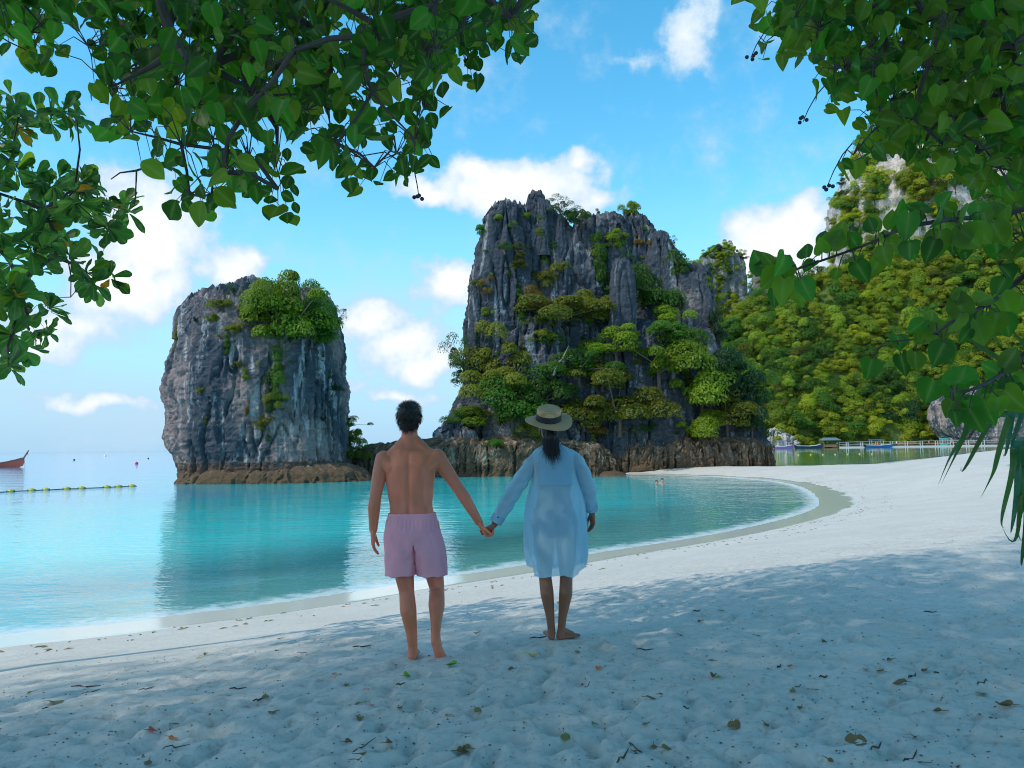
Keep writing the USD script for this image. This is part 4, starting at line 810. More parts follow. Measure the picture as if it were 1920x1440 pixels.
# ------------------------------------------------------------------ the trees overhead
M_bark = simple('dark_bark', (.060, .048, .038), .9, .4, 9, .01)
def leaf_shape(kind):
    if kind == 'heart': t, w = [-.10, .0, .14, .32, .52, .72, .89, 1], [.20, .37, .47, .50, .43, .29, .13, .0]
    elif kind == 'ovate': t, w = [0, .06, .18, .35, .52, .7, .86, 1], [.02, .16, .32, .42, .42, .33, .18, .0]
    else: t, w = [0, .1, .28, .48, .66, .82, .94, 1], [.015, .05, .12, .2, .27, .27, .16, .03]
    v, f = [], []
    for a, b in zip(t, w):
        x = max(a, 0) if b else a
        v += [(a, b, .22 * b - .12 * a * a), (max(a, 0.02), 0, -.12 * a * a), (a, -b, .22 * b - .12 * a * a)]
    for i in range(len(t) - 1):
        k = i * 3
        f += [(k, k + 1, k + 4), (k, k + 4, k + 3), (k + 1, k + 2, k + 5), (k + 1, k + 5, k + 4)]
    return np.array(v, float), np.array(f)
SHAPES = {k: leaf_shape(k) for k in ('heart', 'ovate', 'spoon')}
_rl = np.random.default_rng(99)
def place_leaf(kind, base, d, n, size):
    v, f = SHAPES[kind]; v = v.copy(); c1, c2, tw_ = _rl.normal(0, .22), _rl.normal(.05, .35), _rl.normal(0, .35); v[:, 1] *= _rl.uniform(.74, 1.12)
    v[:, 2] += c1 * v[:, 0] ** 2 + c2 * v[:, 1] ** 2 + tw_ * v[:, 0] * v[:, 1] + _rl.normal(0, .018, len(v)); d = nrm(d); n = nrm(n - d * np.dot(n, d)); s = np.cross(n, d)
    return base + size * (v[:, :1] * d + v[:, 1:2] * s + v[:, 2:] * n), f
L_look = {'a': leaf_look('big_leaf', (.026, .105, .009), (.075, .30, .012), .5, .5, .45, .55), 'b': leaf_look('big_leaf_yellowish', (.065, .13, .008), (.20, .36, .012), .5, .5, .35, .55),
          'c': leaf_look('almond_leaf', (.032, .11, .026), (.08, .27, .03), .4, .5, .4, .45), 'y': leaf_look('old_leaf', (.40, .24, .02), (.5, .3, .02), .5, .4, .3)}
def in_poly(poly, n, rg):
    P = shapely.Polygon(poly).buffer(0); x0, y0, x1, y1 = P.bounds; out = []
    while len(out) < n:
        q = np.stack([rg.uniform(x0, x1, n), rg.uniform(y0, y1, n)], -1); out += list(q[shapely.contains_xy(P, q[:, 0], q[:, 1])])
    return np.array(out[:n])
def skeleton(points, root, per, rg, r0, thick=.0045):
    """twigs that join the leaf bases to the limb that starts at root"""
    from scipy.cluster.vq import kmeans2
    k = max(4, len(points) // per)
    cen, lab = kmeans2(points, k, minit='points', seed=7, iter=12)
    nodes = np.vstack([root[None], cen])
    D = np.linalg.norm(nodes[:, None] - nodes[None], axis=-1) ** 1.25
    T = minimum_spanning_tree(D + 1e-6); o, pred = breadth_first_order(T, 0, directed=False)
    cnt = np.ones(len(nodes))
    for i in o[::-1]:
        if pred[i] >= 0: cnt[pred[i]] += cnt[i]
    rad = thick * np.sqrt(cnt) * .8
    limbs = []
    for i in o[1:]:
        a, b = nodes[pred[i]], nodes[i]; m = (a + b) / 2 + rg.normal(0, .06 * np.linalg.norm(b - a), 3) + V(0, 0, .04 * np.linalg.norm(b - a))
        limbs.append(tube([a, m, b], [min(rad[pred[i]], r0), (min(rad[pred[i]], r0) + min(rad[i], r0)) / 2, min(rad[i], r0)], 6))
    twigs = []
    for p, l in zip(points, lab):
        a = cen[l]
        if np.linalg.norm(p - a) > .01: twigs.append(tube([a, (a + p) / 2 + V(0, 0, .05), p], [.004, .003, .0015], 4, False))
    return limbs, twigs
def ribs(o, n): UsdGeom.PrimvarsAPI(o).CreatePrimvar('rib', Sdf.ValueTypeNames.FloatArray, 'vertex').Set(Vt.FloatArray.FromNumpy((np.arange(n) % 3 == 1).astype(np.float32)))
def finish_tree(t, leaves, points, root, trunk_pts, trunk_r, rg, per=9, extra=()):
    limbs, twigs = skeleton(points, root, per, rg, trunk_r[-1] * .3)
    obj('trunk', tube(spline(np.array(trunk_pts), 16), np.interp(np.linspace(0, 1, 16), np.linspace(0, 1, len(trunk_r)), trunk_r), 12), M_bark, t, smooth=60)
    for l in list(extra): obj('branch', l, M_bark, t, smooth=60)
    big = sorted(limbs, key=lambda x: -np.linalg.norm(x[0][0] - x[0][len(x[0]) // 2]))
    obj('branch', join(limbs), M_bark, t, smooth=60)
    obj('twigs', join(twigs), M_bark, t, kind='stuff')
    shown = []
    for v, f, m in leaves:
        px, w = to_pixel(v); x0, y0 = px.min(0); x1, y1 = px.max(0)
        vis = (w.min() > .3) and x1 > 0 and x0 < 1920 and y1 > 0 and y0 < 1440
        shown.append((x1 - x0) * (y1 - y0) / 1000 if vis else -1)
    order = np.argsort(shown)[::-1]
    for i in order[:300]:
        v, f, m = leaves[i]; ribs(obj('leaf', (v, f), L_look[m], t, smooth=True), len(v))
    groups = {}
    for i in order[300:]: groups.setdefault(leaves[i][2], []).append(leaves[i][:2])
    for m, g in groups.items(): ribs(obj('foliage', join(g), L_look[m], t, smooth=True, kind='stuff'), sum(len(q[0]) for q in g))

rg = np.random.default_rng(21)
top_poly = [(-60, -120), (-60, 110), (40, 95), (75, 150), (120, 145), (140, 115), (130, 75), (160, 60), (185, 110), (190, 150), (165, 180), (200, 205), (172, 245), (215, 275), (255, 250), (275, 275), (285, 325), (320, 340), (305, 380), (320, 405),
            (380, 415), (400, 385), (440, 380), (470, 360), (490, 400), (545, 425), (560, 410), (565, 340), (560, 315), (600, 295), (625, 320), (630, 365), (655, 375), (690, 345), (770, 350), (785, 330), (830, 305), (800, 240), (840, 215), (840, 175), (890, 165), (925, 135), (985, 110), (1005, 60), (1020, -120)]
dense_poly = [(-60, -160), (-60, 60), (90, 60), (150, 20), (200, 60), (230, 170), (300, 230), (420, 250), (520, 230), (640, 210), (700, 120), (820, 130), (930, 90), (1000, 40), (1010, -160)]
leaves, bases = [], []
def hang(rg, spread=.75): return nrm(V(rg.normal(0, spread), rg.normal(0, spread), -.75))
def facing(rg, p): return nrm(nrm(CAM - p) * 1.0 + V(rg.normal(0, .55), rg.normal(0, .55), rg.normal(.5, .5)))
px_all = np.vstack([in_poly(top_poly, 820, rg), in_poly(dense_poly, 1700, rg)])
for i, (x, y) in enumerate(px_all):
    d = rg.uniform(3.7, 5.6) if i < 820 else rg.uniform(4.4, 7.2)
    p = at(x, y, d); s = rg.uniform(.075, .135) * (1 if i < 820 else 1.15); dr = hang(rg)
    b = p - dr * s * .5
    leaves.append((*place_leaf('heart' if rg.random() < .45 else 'ovate', b, dr, facing(rg, p), s), 'b' if rg.random() < .22 else 'a')); bases.append(b)
t_top = thing('beach_tree', 'overhanging leafy tree whose dark canopy fills the top left of the view', 'tree', (0, 0, 0))
trunk = [(-3.6, -3.2, H(-3.6, -3.2) - .3), (-3.4, -2.6, 3.0), (-2.6, -.6, 5.2), (-1.9, 2.6, 6.6)]
CANOPY = 2.4
extra = [tube(spline(np.array([(-2.6, -.6, 5.2), (-3.4, 2.0, 6.2), (-4.0, 4.6, 6.4), (-4.3, 6.2, 6.3)]), 12), np.linspace(.07, .012, 12), 8), tube(spline(np.array([(-1.9, 2.6, 6.6), (-1.0, 4.0, 6.3), (-.5, 5.2, 6.0), (-.3, 6.0, 5.7)]), 12), np.linspace(.06, .012, 12), 8)]
finish_tree(t_top, leaves, np.array(bases), V(-1.9, 2.6, 6.6), trunk, [.26, .2, .15, .09], rg, 9, extra)
M_twig = M_bark
tw = thing('bare_twig', 'thin bare forked twig hanging between the two trees at the left', 'twig', (0, 0, 0))
d0 = 4.3; obj('stem', tube([at(290, 300, d0), at(280, 312, d0), at(255, 320, d0), at(225, 324, d0), at(208, 336, d0)], [.007, .006, .006, .004, .003], 6), M_bark, tw)
obj('side_twig', tube([at(256, 320, d0), at(255, 345, d0), at(254, 370, d0), at(250, 383, d0)], [.005, .004, .004, .008], 6), M_bark, tw)

# right-hand tree: dense crown and three long leafy branches
leaves, bases, ext, mains = [], [], [], []
right_poly = [(1372, -120), (1374, 12), (1405, 22), (1415, 60), (1425, 115), (1455, 125), (1490, 150), (1530, 190), (1520, 220), (1560, 205), (1605, 220), (1628, 265), (1612, 285), (1580, 305), (1572, 330), (1605, 322), (1640, 300), (1700, 310), (1780, 340), (1860, 380), (1990, 400), (1990, -120)]
right_dense = [(1440, -120), (1455, 50), (1530, 110), (1630, 190), (1665, 280), (1745, 300), (1840, 350), (1990, 380), (1990, -120)]
low_right = [(1840, 380), (1860, 520), (1900, 600), (1990, 640), (1990, 380)]
pts = np.vstack([in_poly(right_poly, 560, rg), in_poly(right_dense, 1150, rg), in_poly(low_right, 30, rg)])
for i, (x, y) in enumerate(pts):
    d = rg.uniform(4.4, 6.2) if i < 560 else rg.uniform(4.4, 7.0) if i < 1710 else rg.uniform(3.2, 4.0)
    p = at(x, y, d); s = rg.uniform(.075, .145) if i < 1710 else rg.uniform(.07, .11); dr = hang(rg)
    b = p - dr * s * .5; leaves.append((*place_leaf('heart', b, dr, facing(rg, p), s), 'b' if rg.random() < .6 else 'a')); bases.append(b)
t_right = thing('beach_tree', 'tree with heart-shaped leaves and long drooping branches filling the right top corner', 'tree', (0, 0, 0))
for path, dd, step, prob in (([(2010, 360), (1900, 398), (1800, 410), (1700, 427), (1620, 460), (1560, 482), (1490, 497)], 3.15, 15, 1.0), ([(2010, 450), (1910, 525), (1840, 576), (1780, 606), (1710, 637), (1662, 640)], 3.05, 19, 1.0), ([(2000, 600), (1925, 660), (1868, 708), (1820, 731), (1786, 716)], 2.9, 24, .9)):
    c = spline(np.array([at(x, y, dd + .25 * math.sin(k * 1.7)) for k, (x, y) in enumerate(path)]), 60)
    mains.append(tube(c, np.linspace(.013, .003, 60), 7))
    L = np.r_[0, np.cumsum(np.linalg.norm(np.diff(c, axis=0), axis=1))]
    for s_ in np.arange(.05, L[-1], step * dd / FOCAL):
        q = V(*[np.interp(s_, L, c[:, k]) for k in range(3)])
        side = rg.choice([-1, 1]); off = V(rg.normal(0, .02), rg.normal(0, .05), side * rg.uniform(.02, .06) - .01)
        b = q + off; dr = nrm(V(rg.normal(-.25, .5), rg.normal(0, .35), -1.0 if side < 0 or rg.random() < .55 else .5)); s = rg.uniform(.062, .112)
        leaves.append((*place_leaf('heart', b, dr, nrm(CAM - q) + V(*rg.normal(0, .4, 3)), s), 'b' if rg.random() < .55 else 'a'))
        ext.append(tube([q, (q + b) / 2 + V(0, 0, .01), b], [.003, .0025, .002], 4, False))
finish_tree(t_right, leaves, np.array(bases), V(4.6, 3.6, 6.2), [(6.2, .4, H(6.2, .4) - .3), (6.1, .8, 3.0), (5.6, 2.0, 5.0), (4.6, 3.6, 6.2)], [.24, .19, .14, .08], rg, 9, mains)
obj('petioles', join(ext), M_bark, t_right, kind='stuff')
# small fruits on thin stalks at the outer twigs
for (x, y, d, w) in ((786, 372, 4.2, 'under the middle of the top canopy'), (1408, 108, 4.4, 'at the upper left edge of the right-hand tree'), (1506, 228, 4.4, 'at the tip of a twig of the right-hand tree'), (1553, 345, 4.2, 'at the lowest outer twig of the right-hand tree')):
    fr = thing('fruit_sprig', f'sprig of small round dark fruits {w}', 'fruit', (0, 0, 0))
    c = at(x, y, d); sx = .16 if x > 960 else -.05; obj('stalk', tube([c + V(sx, .05, .24), c + V(sx * .6, .03, .17), c + V(sx * .2, 0, .07), c], [.004, .0035, .003, .0025], 5), M_bark, fr)
    for k in range(4):
        s = trimesh.creation.icosphere(2, .011); s.apply_translation(c + V(rg.normal(0, .018), rg.normal(0, .02), rg.normal(0, .016))); obj('fruit', s, M_dark, fr, smooth=True)

# left-hand tree with narrower leaves in rosettes
leaves, bases = [], []
left_polys = [([(-40, 230), (30, 255), (70, 290), (115, 315), (130, 340), (165, 330), (195, 345), (240, 350), (262, 400), (235, 405), (228, 450), (170, 430), (120, 420), (150, 470), (185, 470), (190, 500), (130, 510), (80, 510), (40, 540), (-40, 560)], 62, 7),
              ([(160, 480), (205, 490), (210, 520), (190, 555), (160, 545), (152, 510)], 5, 7), ([(-40, 520), (60, 530), (110, 570), (85, 620), (60, 650), (25, 690), (-40, 700)], 26, 7),
              ([(-40, 170), (45, 170), (90, 200), (80, 240), (20, 250), (-40, 240)], 9, 7), ([(80, 215), (150, 200), (150, 235), (100, 250)], 5, 7)]
for poly, n, _ in left_polys:
    for (x, y) in in_poly(poly, n, rg):
        d = rg.uniform(6.0, 7.8); c = at(x, y, d); bases.append(c)
        ax = nrm(V(rg.normal(.5, .5), rg.normal(-.2, .5), rg.normal(.0, .7)))
        u_ = nrm(np.cross(ax, V(.3, .2, .9))); w_ = np.cross(ax, u_)
        for k in range(rg.integers(7, 11)):
            th = k * 2.4 + rg.normal(0, .3); dr = nrm(ax * rg.uniform(.1, .9) + u_ * math.cos(th) + w_ * math.sin(th))
            leaves.append((*place_leaf('spoon', c + dr * .015, dr, ax + V(0, 0, .6), rg.uniform(.12, .20)), 'c' if rg.random() < .93 else ('b' if rg.random() < .6 else 'y')))
t_left = thing('beach_tree', 'tree with narrow leaves in rosettes reaching in from the left edge', 'tree', (0, 0, 0))
finish_tree(t_left, leaves, np.array(bases), V(-5.6, 6.6, 4.2), [(-8.2, 5.2, H(-8.2, 5.2) - .4), (-8.1, 5.4, 2.0), (-7.2, 6.0, 3.4), (-5.6, 6.6, 4.2)], [.2, .15, .11, .06], rg, 3)

# the tall crowns far above the frame, which keep this end of the beach in the shade; thinner towards their edge
rc = np.random.default_rng(5)
cl = []
for _ in range(90):
    dr = nrm(V(rc.normal(), rc.normal(), rc.normal(-.2, .6))); p = rc.normal(0, .62, 3) * V(1, 1, .6)
    v_, f_ = place_leaf('ovate', p, dr, V(rc.normal(0, .5), rc.normal(0, .5), 1), rc.uniform(.13, .21)); cl.append((v_[[1, 9, 16, 22, 11]], np.array([[0, 1, 3], [0, 3, 4]])))
cl_v = join(cl)
SHIFT = SUN * ((19.0 - 1.0) / SUN[2])
def shade_edge(x): return float(np.interp(x, [-16, -7, 0, 6, 12, 18], [4.0, 6.4, 8.1, 10.4, 12.6, 14.5]))
def high_crown(tree, x0, x1, seed, dens=CANOPY):
    r = np.random.default_rng(seed); pos = []
    n = int((x1 - x0) * 84 * dens)
    for _ in range(n):
        gx_, gy_ = r.uniform(x0, x1), r.uniform(-14, 15.0); s = shade_edge(gx_) + .5 * math.sin(gx_ * 1.7) - gy_
        w_ = min(2.2, .22 + .12 * s + .04 * s * s) if s > 0 else 0
        if r.random() < w_ / 2.2: pos.append((gx_ + SHIFT[0], gy_ + SHIFT[1], 19 + r.uniform(-1.6, 1.6)))
    k = len(pos)
    p = UsdGeom.PointInstancer.Define(stage, f'{tree.GetPath()}/high_foliage'); tag(p.GetPrim(), kind='stuff')
    usdkit.mesh(stage, f'{tree.GetPath()}/high_foliage/spray', cl_v, L_look['a']).CreateDoubleSidedAttr(True)
    p.CreatePrototypesRel().SetTargets([f'{tree.GetPath()}/high_foliage/spray'])
    p.CreatePositionsAttr([Gf.Vec3f(*map(float, q)) for q in pos]); a = r.uniform(0, 6.28, k)
    p.CreateOrientationsAttr([Gf.Quath(float(math.cos(q / 2)), 0, 0, float(math.sin(q / 2))) for q in a]); p.CreateProtoIndicesAttr([0] * k)
high_crown(t_top, -16, 1, 1); high_crown(t_right, 1, 18, 2)
# ------------------------------------------------------------------ the pair
def sph(c, r, n=28): return m3.Manifold.sphere(1.0, n).scale(tuple(np.broadcast_to(np.asarray(r, float), (3,)))).translate(tuple(map(float, c)))
def bone(*balls): return m3.Manifold.batch_hull([sph(c, r) for c, r in balls])
def chain(*balls):
    return sum((bone(a, b) for a, b in zip(balls[1:-1], balls[2:])), bone(balls[0], balls[1])) if len(balls) > 2 else bone(*balls)
def hand(wrist, d, palm, thumb, curl, size=1.0, spread=.0):
    """d: from wrist to knuckles; palm: the way the palm faces; thumb: towards the thumb's side"""
    d = nrm(d); n = nrm(palm - d * np.dot(palm, d)); s = nrm(np.cross(n, d)); s = s if np.dot(s, thumb) > 0 else -s; wrist = np.asarray(wrist, float)
    Pp = lambda a, b, c: wrist + size * (a * d + b * s + c * n)
    out = bone((Pp(.0, .016, 0), .020 * size), (Pp(.0, -.016, 0), .019 * size), (Pp(.085, .030, 0), .013 * size), (Pp(.082, -.030, 0), .012 * size))
    for off, L, r in ((.029, .072, .0088), (.010, .080, .0092), (-.010, .075, .0088), (-.028, .058, .0078)):
        p, a = Pp(.085, off, 0), 0.0; balls = [(p, r * 1.1 * size)]
        for k, fr in enumerate((.45, .32, .23)):
            a += curl * (.8, 1.0, .7)[k]
            p = p + size * L * fr * (d * math.cos(a) + n * math.sin(a) + s * off * spread * 6); balls.append((p, r * (1 - .1 * k) * size))
        out += chain(*balls)
    t0 = Pp(.022, .024, .006); t1 = t0 + size * .040 * nrm(d * .75 + s * .62 + n * .25); t2 = t1 + size * .032 * nrm(d * .9 + s * .2 + n * .35); t3 = t2 + size * .024 * nrm(d * .9 + n * .4)
    return out + chain((t0, .014 * size), (t1, .0115 * size), (t2, .0098 * size), (t3, .0085 * size))
def to_man(t): return m3.Manifold(m3.Mesh(np.asarray(t.vertices, np.float32), np.asarray(t.faces, np.uint32)))
def figure(trunk, fine):
    return skin_mesh(to_man(skin_mesh(trunk, .010, 60)) + to_man(skin_mesh(fine, .009, 12)), .010, 5)
def skin_mesh(m, length=.012, it=14):
    t = m.refine_to_length(length).to_mesh(); t = trimesh.Trimesh(t.vert_properties[:, :3], t.tri_verts, process=True)
    trimesh.smoothing.filter_taubin(t, .5, .53, it); return t
def foot(ankle, heel, ball, toe, r=.036):
    return bone((ankle, r * .95), (heel, r * .85)) + bone((ankle, r * .85), (ball, r * .62)) + bone((heel, r * .8), (ball + V(.018, 0, 0), r * .6), (ball - V(.018, 0, 0), r * .6)) + \
        sum((bone((ball + V(o, 0, 0), r * .5), (ball + (toe - ball) * k + V(o * 1.15, 0, 0), .0105 + .005 * (q == 0))) for q, (o, k) in enumerate(((-.026, 1.0), (-.011, .98), (.002, .93), (.015, .85), (.027, .74)))), m3.Manifold())
def skin(name, col, pink):
    n = {'g': ('texture_coordinate', {}), 'n1': ('noise_texture', {'scale': 5.0, 'detail': 3.0}), 'n2': ('noise_texture', {'scale': 160.0, 'detail': 3.0}), 'm': ('mix', {'color1': col, 'color2': pink}), 'r': ('map_range', {'from_min': .35, 'from_max': .7, 'clamp': True}),
         'b': ('bump', {'strength': .25, 'distance': .002}), 'out': ('principled_bsdf', {'roughness': .5, 'specular_ior_level': .35, 'subsurface_weight': .12, 'subsurface_scale': .01, 'subsurface_radius': (1.0, .35, .2)})}
    return mat(name, n, [('g.object', 'n1.vector'), ('g.object', 'n2.vector'), ('n1.fac', 'r.value'), ('r.result', 'm.fac'), ('m.color', 'out.base_color'), ('n2.fac', 'b.height'), ('b.normal', 'out.normal')])
M_skin_m = skin('tanned_skin', (.47, .150, .070), (.62, .185, .115)); M_skin_w = skin('brown_skin', (.21, .085, .045), (.26, .105, .058))
M_hair = mat('black_hair', {'out': ('principled_bsdf', {'base_color': (.012, .010, .010), 'roughness': .42, 'specular_ior_level': .4})}, [])
M_hair_m = mat('dark_brown_hair', {'out': ('principled_bsdf', {'base_color': (.020, .016, .014), 'roughness': .5, 'specular_ior_level': .3})}, [])
M_eye = mat('eye_white', {'out': ('principled_bsdf', {'base_color': (.7, .68, .65), 'roughness': .2})}, [])
def cloth(name, col, weave=900., bump=.0015, see=0.0, trans=.3):
    n = {'g': ('texture_coordinate', {}), 'w': ('noise_texture', {'scale': weave, 'detail': 2.0}), 'c': ('noise_texture', {'scale': 7.0, 'detail': 4.0}), 'm': ('mix', {'color1': tuple(x * .86 for x in col), 'color2': tuple(min(1, x * 1.1) for x in col)}),
         'bs': ('math', {'math_type': 'multiply_add', 'value2': 6.0}), 'b': ('bump', {'strength': .6, 'distance': bump}), 'p': ('principled_bsdf', {'roughness': .9, 'specular_ior_level': .15, 'sheen_weight': .15}), 't': ('translucent_bsdf', {}), 'x': ('mix_closure', {'fac': trans}), 'tr': ('transparent_bsdf', {'color': tuple(.55 + .45 * x for x in col)}), 'out': ('mix_closure', {'fac': see})}
    return mat(name, n, [('g.object', 'w.vector'), ('g.object', 'c.vector'), ('c.fac', 'm.fac'), ('m.color', 'p.base_color'), ('m.color', 't.color'), ('c.fac', 'bs.value1'), ('w.fac', 'bs.value3'), ('bs.value', 'b.height'), ('b.normal', 'p.normal'), ('p.BSDF', 'x.closure1'), ('t.BSDF', 'x.closure2'), ('x.closure', 'out.closure1'), ('tr.BSDF', 'out.closure2')], surface='out.closure')
M_pinkc = cloth('pink_cotton', (.94, .42, .50), trans=.25); M_blue_c = cloth('pale_blue_voile', (.50, .77, .90), see=.24, trans=.5); M_blue_d = cloth('pale_blue_voile_double', (.30, .52, .66), see=.0, trans=.3)
def hair_curves(path, roots, dirs, length, m, width, rg, droop=.3, seg=4):
    pts, cnt = [], []
    for p, d in zip(roots, dirs):
        L = length * rg.uniform(.6, 1.2); d = nrm(d + rg.normal(0, .22, 3))
        for k in range(seg):
            t = k / (seg - 1); pts.append(p + d * L * t + V(0, 0, -droop * L * t * t))
        cnt.append(seg)
    c = UsdGeom.BasisCurves.Define(stage, path); c.CreateTypeAttr('linear'); c.CreatePointsAttr(Vt.Vec3fArray.FromNumpy(np.array(pts, np.float32))); c.CreateCurveVertexCountsAttr(cnt)
    c.CreateWidthsAttr(Vt.FloatArray.FromNumpy(np.tile(np.linspace(width, width * .4, seg), len(cnt)).astype(np.float32))); c.SetWidthsInterpolation('vertex')
    UsdShade.MaterialBindingAPI.Apply(c.GetPrim()).Bind(m); return c.GetPrim()
def face(c, k, fy=1.0):
    """brow, nose, lips and ears of a head centred at c, facing +y"""
    f = lambda x, y, z: c + k * V(x, y, z)
    return bone((f(0, .085, .012), .013 * k), (f(0, .112, -.028), .013 * k)) + sph(f(.012, .104, -.031), .009 * k) + sph(f(-.012, .104, -.031), .009 * k) + \
        bone((f(-.018, .094, -.058), .007 * k), (f(.018, .094, -.058), .007 * k)) + bone((f(-.035, .085, .022), .011 * k), (f(.035, .085, .022), .011 * k)) + \
        sum((bone((f(s * .077, .004, .004), V(.008, .018, .018) * k), (f(s * .079, -.002, -.022), V(.007, .012, .018) * k)) for s in (-1, 1)), m3.Manifold())

man = thing('person', 'shirtless dark-haired man in pink swim shorts seen from behind, holding the woman\'s hand', 'person', (MAN[0], MAN[1], H(MAN[0], MAN[1])))
hm = V(-.008, .012, 1.672)
body = chain(((.018, .0, .93), (.160, .108, .09)), ((.004, .0, 1.07), (.150, .096, .08)), ((-.002, .0, 1.22), (.170, .112, .10)), ((0, .0, 1.345), (.184, .112, .085)), ((0, .005, 1.43), (.150, .080, .05)))
body += bone(((-.005, .012, 1.475), (.068, .060, .03)), ((-.135, .0, 1.412), .048), ((.14, .0, 1.418), .048), ((0, .005, 1.38), (.13, .085, .05)))
for s in (-1, 1): body += bone(((s * .13, -.004, 1.335), (.055, .085, .07)), ((s * .186, 0, 1.392), (.052, .058, .06))) + bone(((s * .03, .01, 1.52), .045), ((s * .12, .0, 1.428), .042))
body += bone(((-.006, .012, 1.49), (.062, .058, .03)), ((-.006, .018, 1.60), (.055, .060, .04)))
body += bone((hm + V(0, -.006, .018), (.074, .094, .085)), (hm + V(0, .055, -.075), (.045, .042, .035)), (hm + V(0, .02, -.05), (.064, .075, .05)))
fine = face(hm, 1.0)
body += chain(((-.186, 0, 1.392), .060), ((-.215, -.006, 1.29), .052), ((-.243, -.02, 1.13), .041), ((-.252, -.015, 1.06), .044), ((-.262, .005, .90), .029))
fine += hand((-.262, .006, .885), V(-.03, .03, -1), V(.75, .1, 0), V(.2, 1, 0), .32)
JOIN = V(.533, .09, .845)
body += chain(((.190, 0, 1.400), .060), ((.252, .0, 1.31), .051), ((.335, .0, 1.183), .041), ((.376, .015, 1.12), .043), ((.478, .07, .935), .028))
fine += hand((.484, .072, .922), V(.55, .14, -1.0), V(.85, .1, .40), V(-.3, -1.0, .1), 1.05, 1.0)
body += chain(((-.082, 0, .90), (.095, .10, .10)), ((-.058, .0, .68), (.078, .085, .08)), ((-.03, .008, .47), .053), ((-.016, -.018, .35), (.057, .064, .07)), ((.004, -.006, .20), .040), ((.012, 0, .095), .034))
fine += foot(V(.012, 0, .085), V(.012, -.028, .034), V(.002, .125, .026), V(-.006, .20, .014))
body += chain(((.112, 0, .90), (.095, .10, .10)), ((.145, .03, .68), (.078, .085, .08)), ((.174, .09, .475), .052), ((.180, -.006, .38), (.057, .064, .07)), ((.184, -.095, .285), .038), ((.186, -.150, .220), .032))
fine += foot(V(.186, -.158, .205), V(.189, -.190, .168), V(.213, -.075, .040), V(.222, .005, .012))
bm = figure(body, fine); v = bm.vertices
back = (v[:, 1] < 0) & (v[:, 2] > 1.0) & (v[:, 2] < 1.47) & (np.abs(v[:, 0]) < .17)
v[back, 1] += .013 * np.exp(-(v[back, 0] / .016) ** 2) * np.clip((1.47 - v[back, 2]) / .1, 0, 1)
for s in (-1, 1): v[back, 1] -= .014 * np.exp(-((v[back, 0] - s * .085) / .045) ** 2 - ((v[back, 2] - 1.335) / .07) ** 2) - .006 * np.exp(-((v[back, 0] - s * .06) / .03) ** 2 - ((v[back, 2] - 1.08) / .09) ** 2)
obj('body', bm, M_skin_m, man, smooth=True)
for s in (-1, 1): obj('eye', trimesh.creation.icosphere(2, .011).apply_translation(hm + V(s * .03, .080, .004)), M_eye, man, smooth=True)
hair = (sph(hm + V(0, -.012, .028), (.083, .103, .092)) + sph(hm + V(0, .02, .075), (.066, .085, .048)) + bone((hm + V(0, -.055, -.02), (.064, .05, .05)), (hm + V(0, -.048, -.058), (.050, .030, .03)))) - m3.Manifold.cube((.4, .4, .4), True).translate(tuple(hm + V(0, .23, -.145 + .0))).rotate((0, 0, 0)) - m3.Manifold.cube((.4, .25, .2), True).translate(tuple(hm + V(0, .145, -.10)))
hmesh = skin_mesh(hair, .010, 8); vn = hmesh.vertex_normals
hmesh.vertices += vn * ((fbm(hmesh.vertices * 55., 3, .6, 3) - .5) * .012)[:, None]
hp = obj('hair', hmesh, M_hair_m, man, smooth=True)
rh = np.random.default_rng(9)
pick_ = rh.choice(len(hmesh.vertices), 2600); hd = hmesh.vertex_normals[pick_] * .8 + V(0, -.15, -.1)
hair_curves(str(man.GetPath()) + '/hair/strands', hmesh.vertices[pick_], np.where(hmesh.vertices[pick_][:, 2:3] > hm[2] + .06, hd + V(0, .35, .25), hd + V(0, 0, -.9)), .024, M_hair_m, .0016, rh, .2)
man_hair = hp
def ring(cx, cy, z, a, b, n=36, sq=2.2):
    th = np.linspace(0, 2 * np.pi, n, endpoint=False); c, s = np.cos(th), np.sin(th); k = (np.abs(c) ** sq + np.abs(s) ** sq) ** (-1 / sq)
    return np.stack([cx + a * c * k, cy + b * s * k, np.full(n, z)], -1)
def hull_rings(*r): return m3.Manifold.hull_points(np.vstack(r).astype(float))
hip = (ring(.012, .0, 1.005, .166, .118), ring(.014, -.004, .95, .184, .134), ring(.016, -.012, .86, .198, .149))
lL, lR = (ring(-.068, -.006, .70, .114, .130), ring(-.067, .0, .590, .108, .121)), (ring(.134, .004, .70, .112, .130), ring(.147, .020, .584, .110, .121))
sh = hull_rings(*hip) + hull_rings(hip[2], lL[0]) + hull_rings(hip[2], lR[0]) + hull_rings(*lL) + hull_rings(*lR)
sh -= hull_rings(ring(-.067, .0, .625, .092, .104), ring(-.067, .0, .50, .092, .104)) + hull_rings(ring(.146, .018, .62, .092, .104), ring(.150, .022, .50, .094, .104))
sh -= hull_rings(ring(.036, -.145, .80, .004, .03), ring(.036, -.13, .66, .018, .09)) 
sm = skin_mesh(sh, .010, 16); v = sm.vertices; n_ = sm.vertex_normals
lx = np.where(v[:, 0] < .03, v[:, 0] + .066, v[:, 0] - .14)
fold = np.sin(np.arctan2(v[:, 1], lx) * 7 + 3 * fbm(v * 6., 2, .5, 2)) * np.clip((.86 - v[:, 2]) / .25, 0, 1) * .0035 + (fbm(v * V(9, 9, 4), 3, .5, 4) - .5) * .048 * np.clip((1.0 - v[:, 2]) / .08, 0, 1)
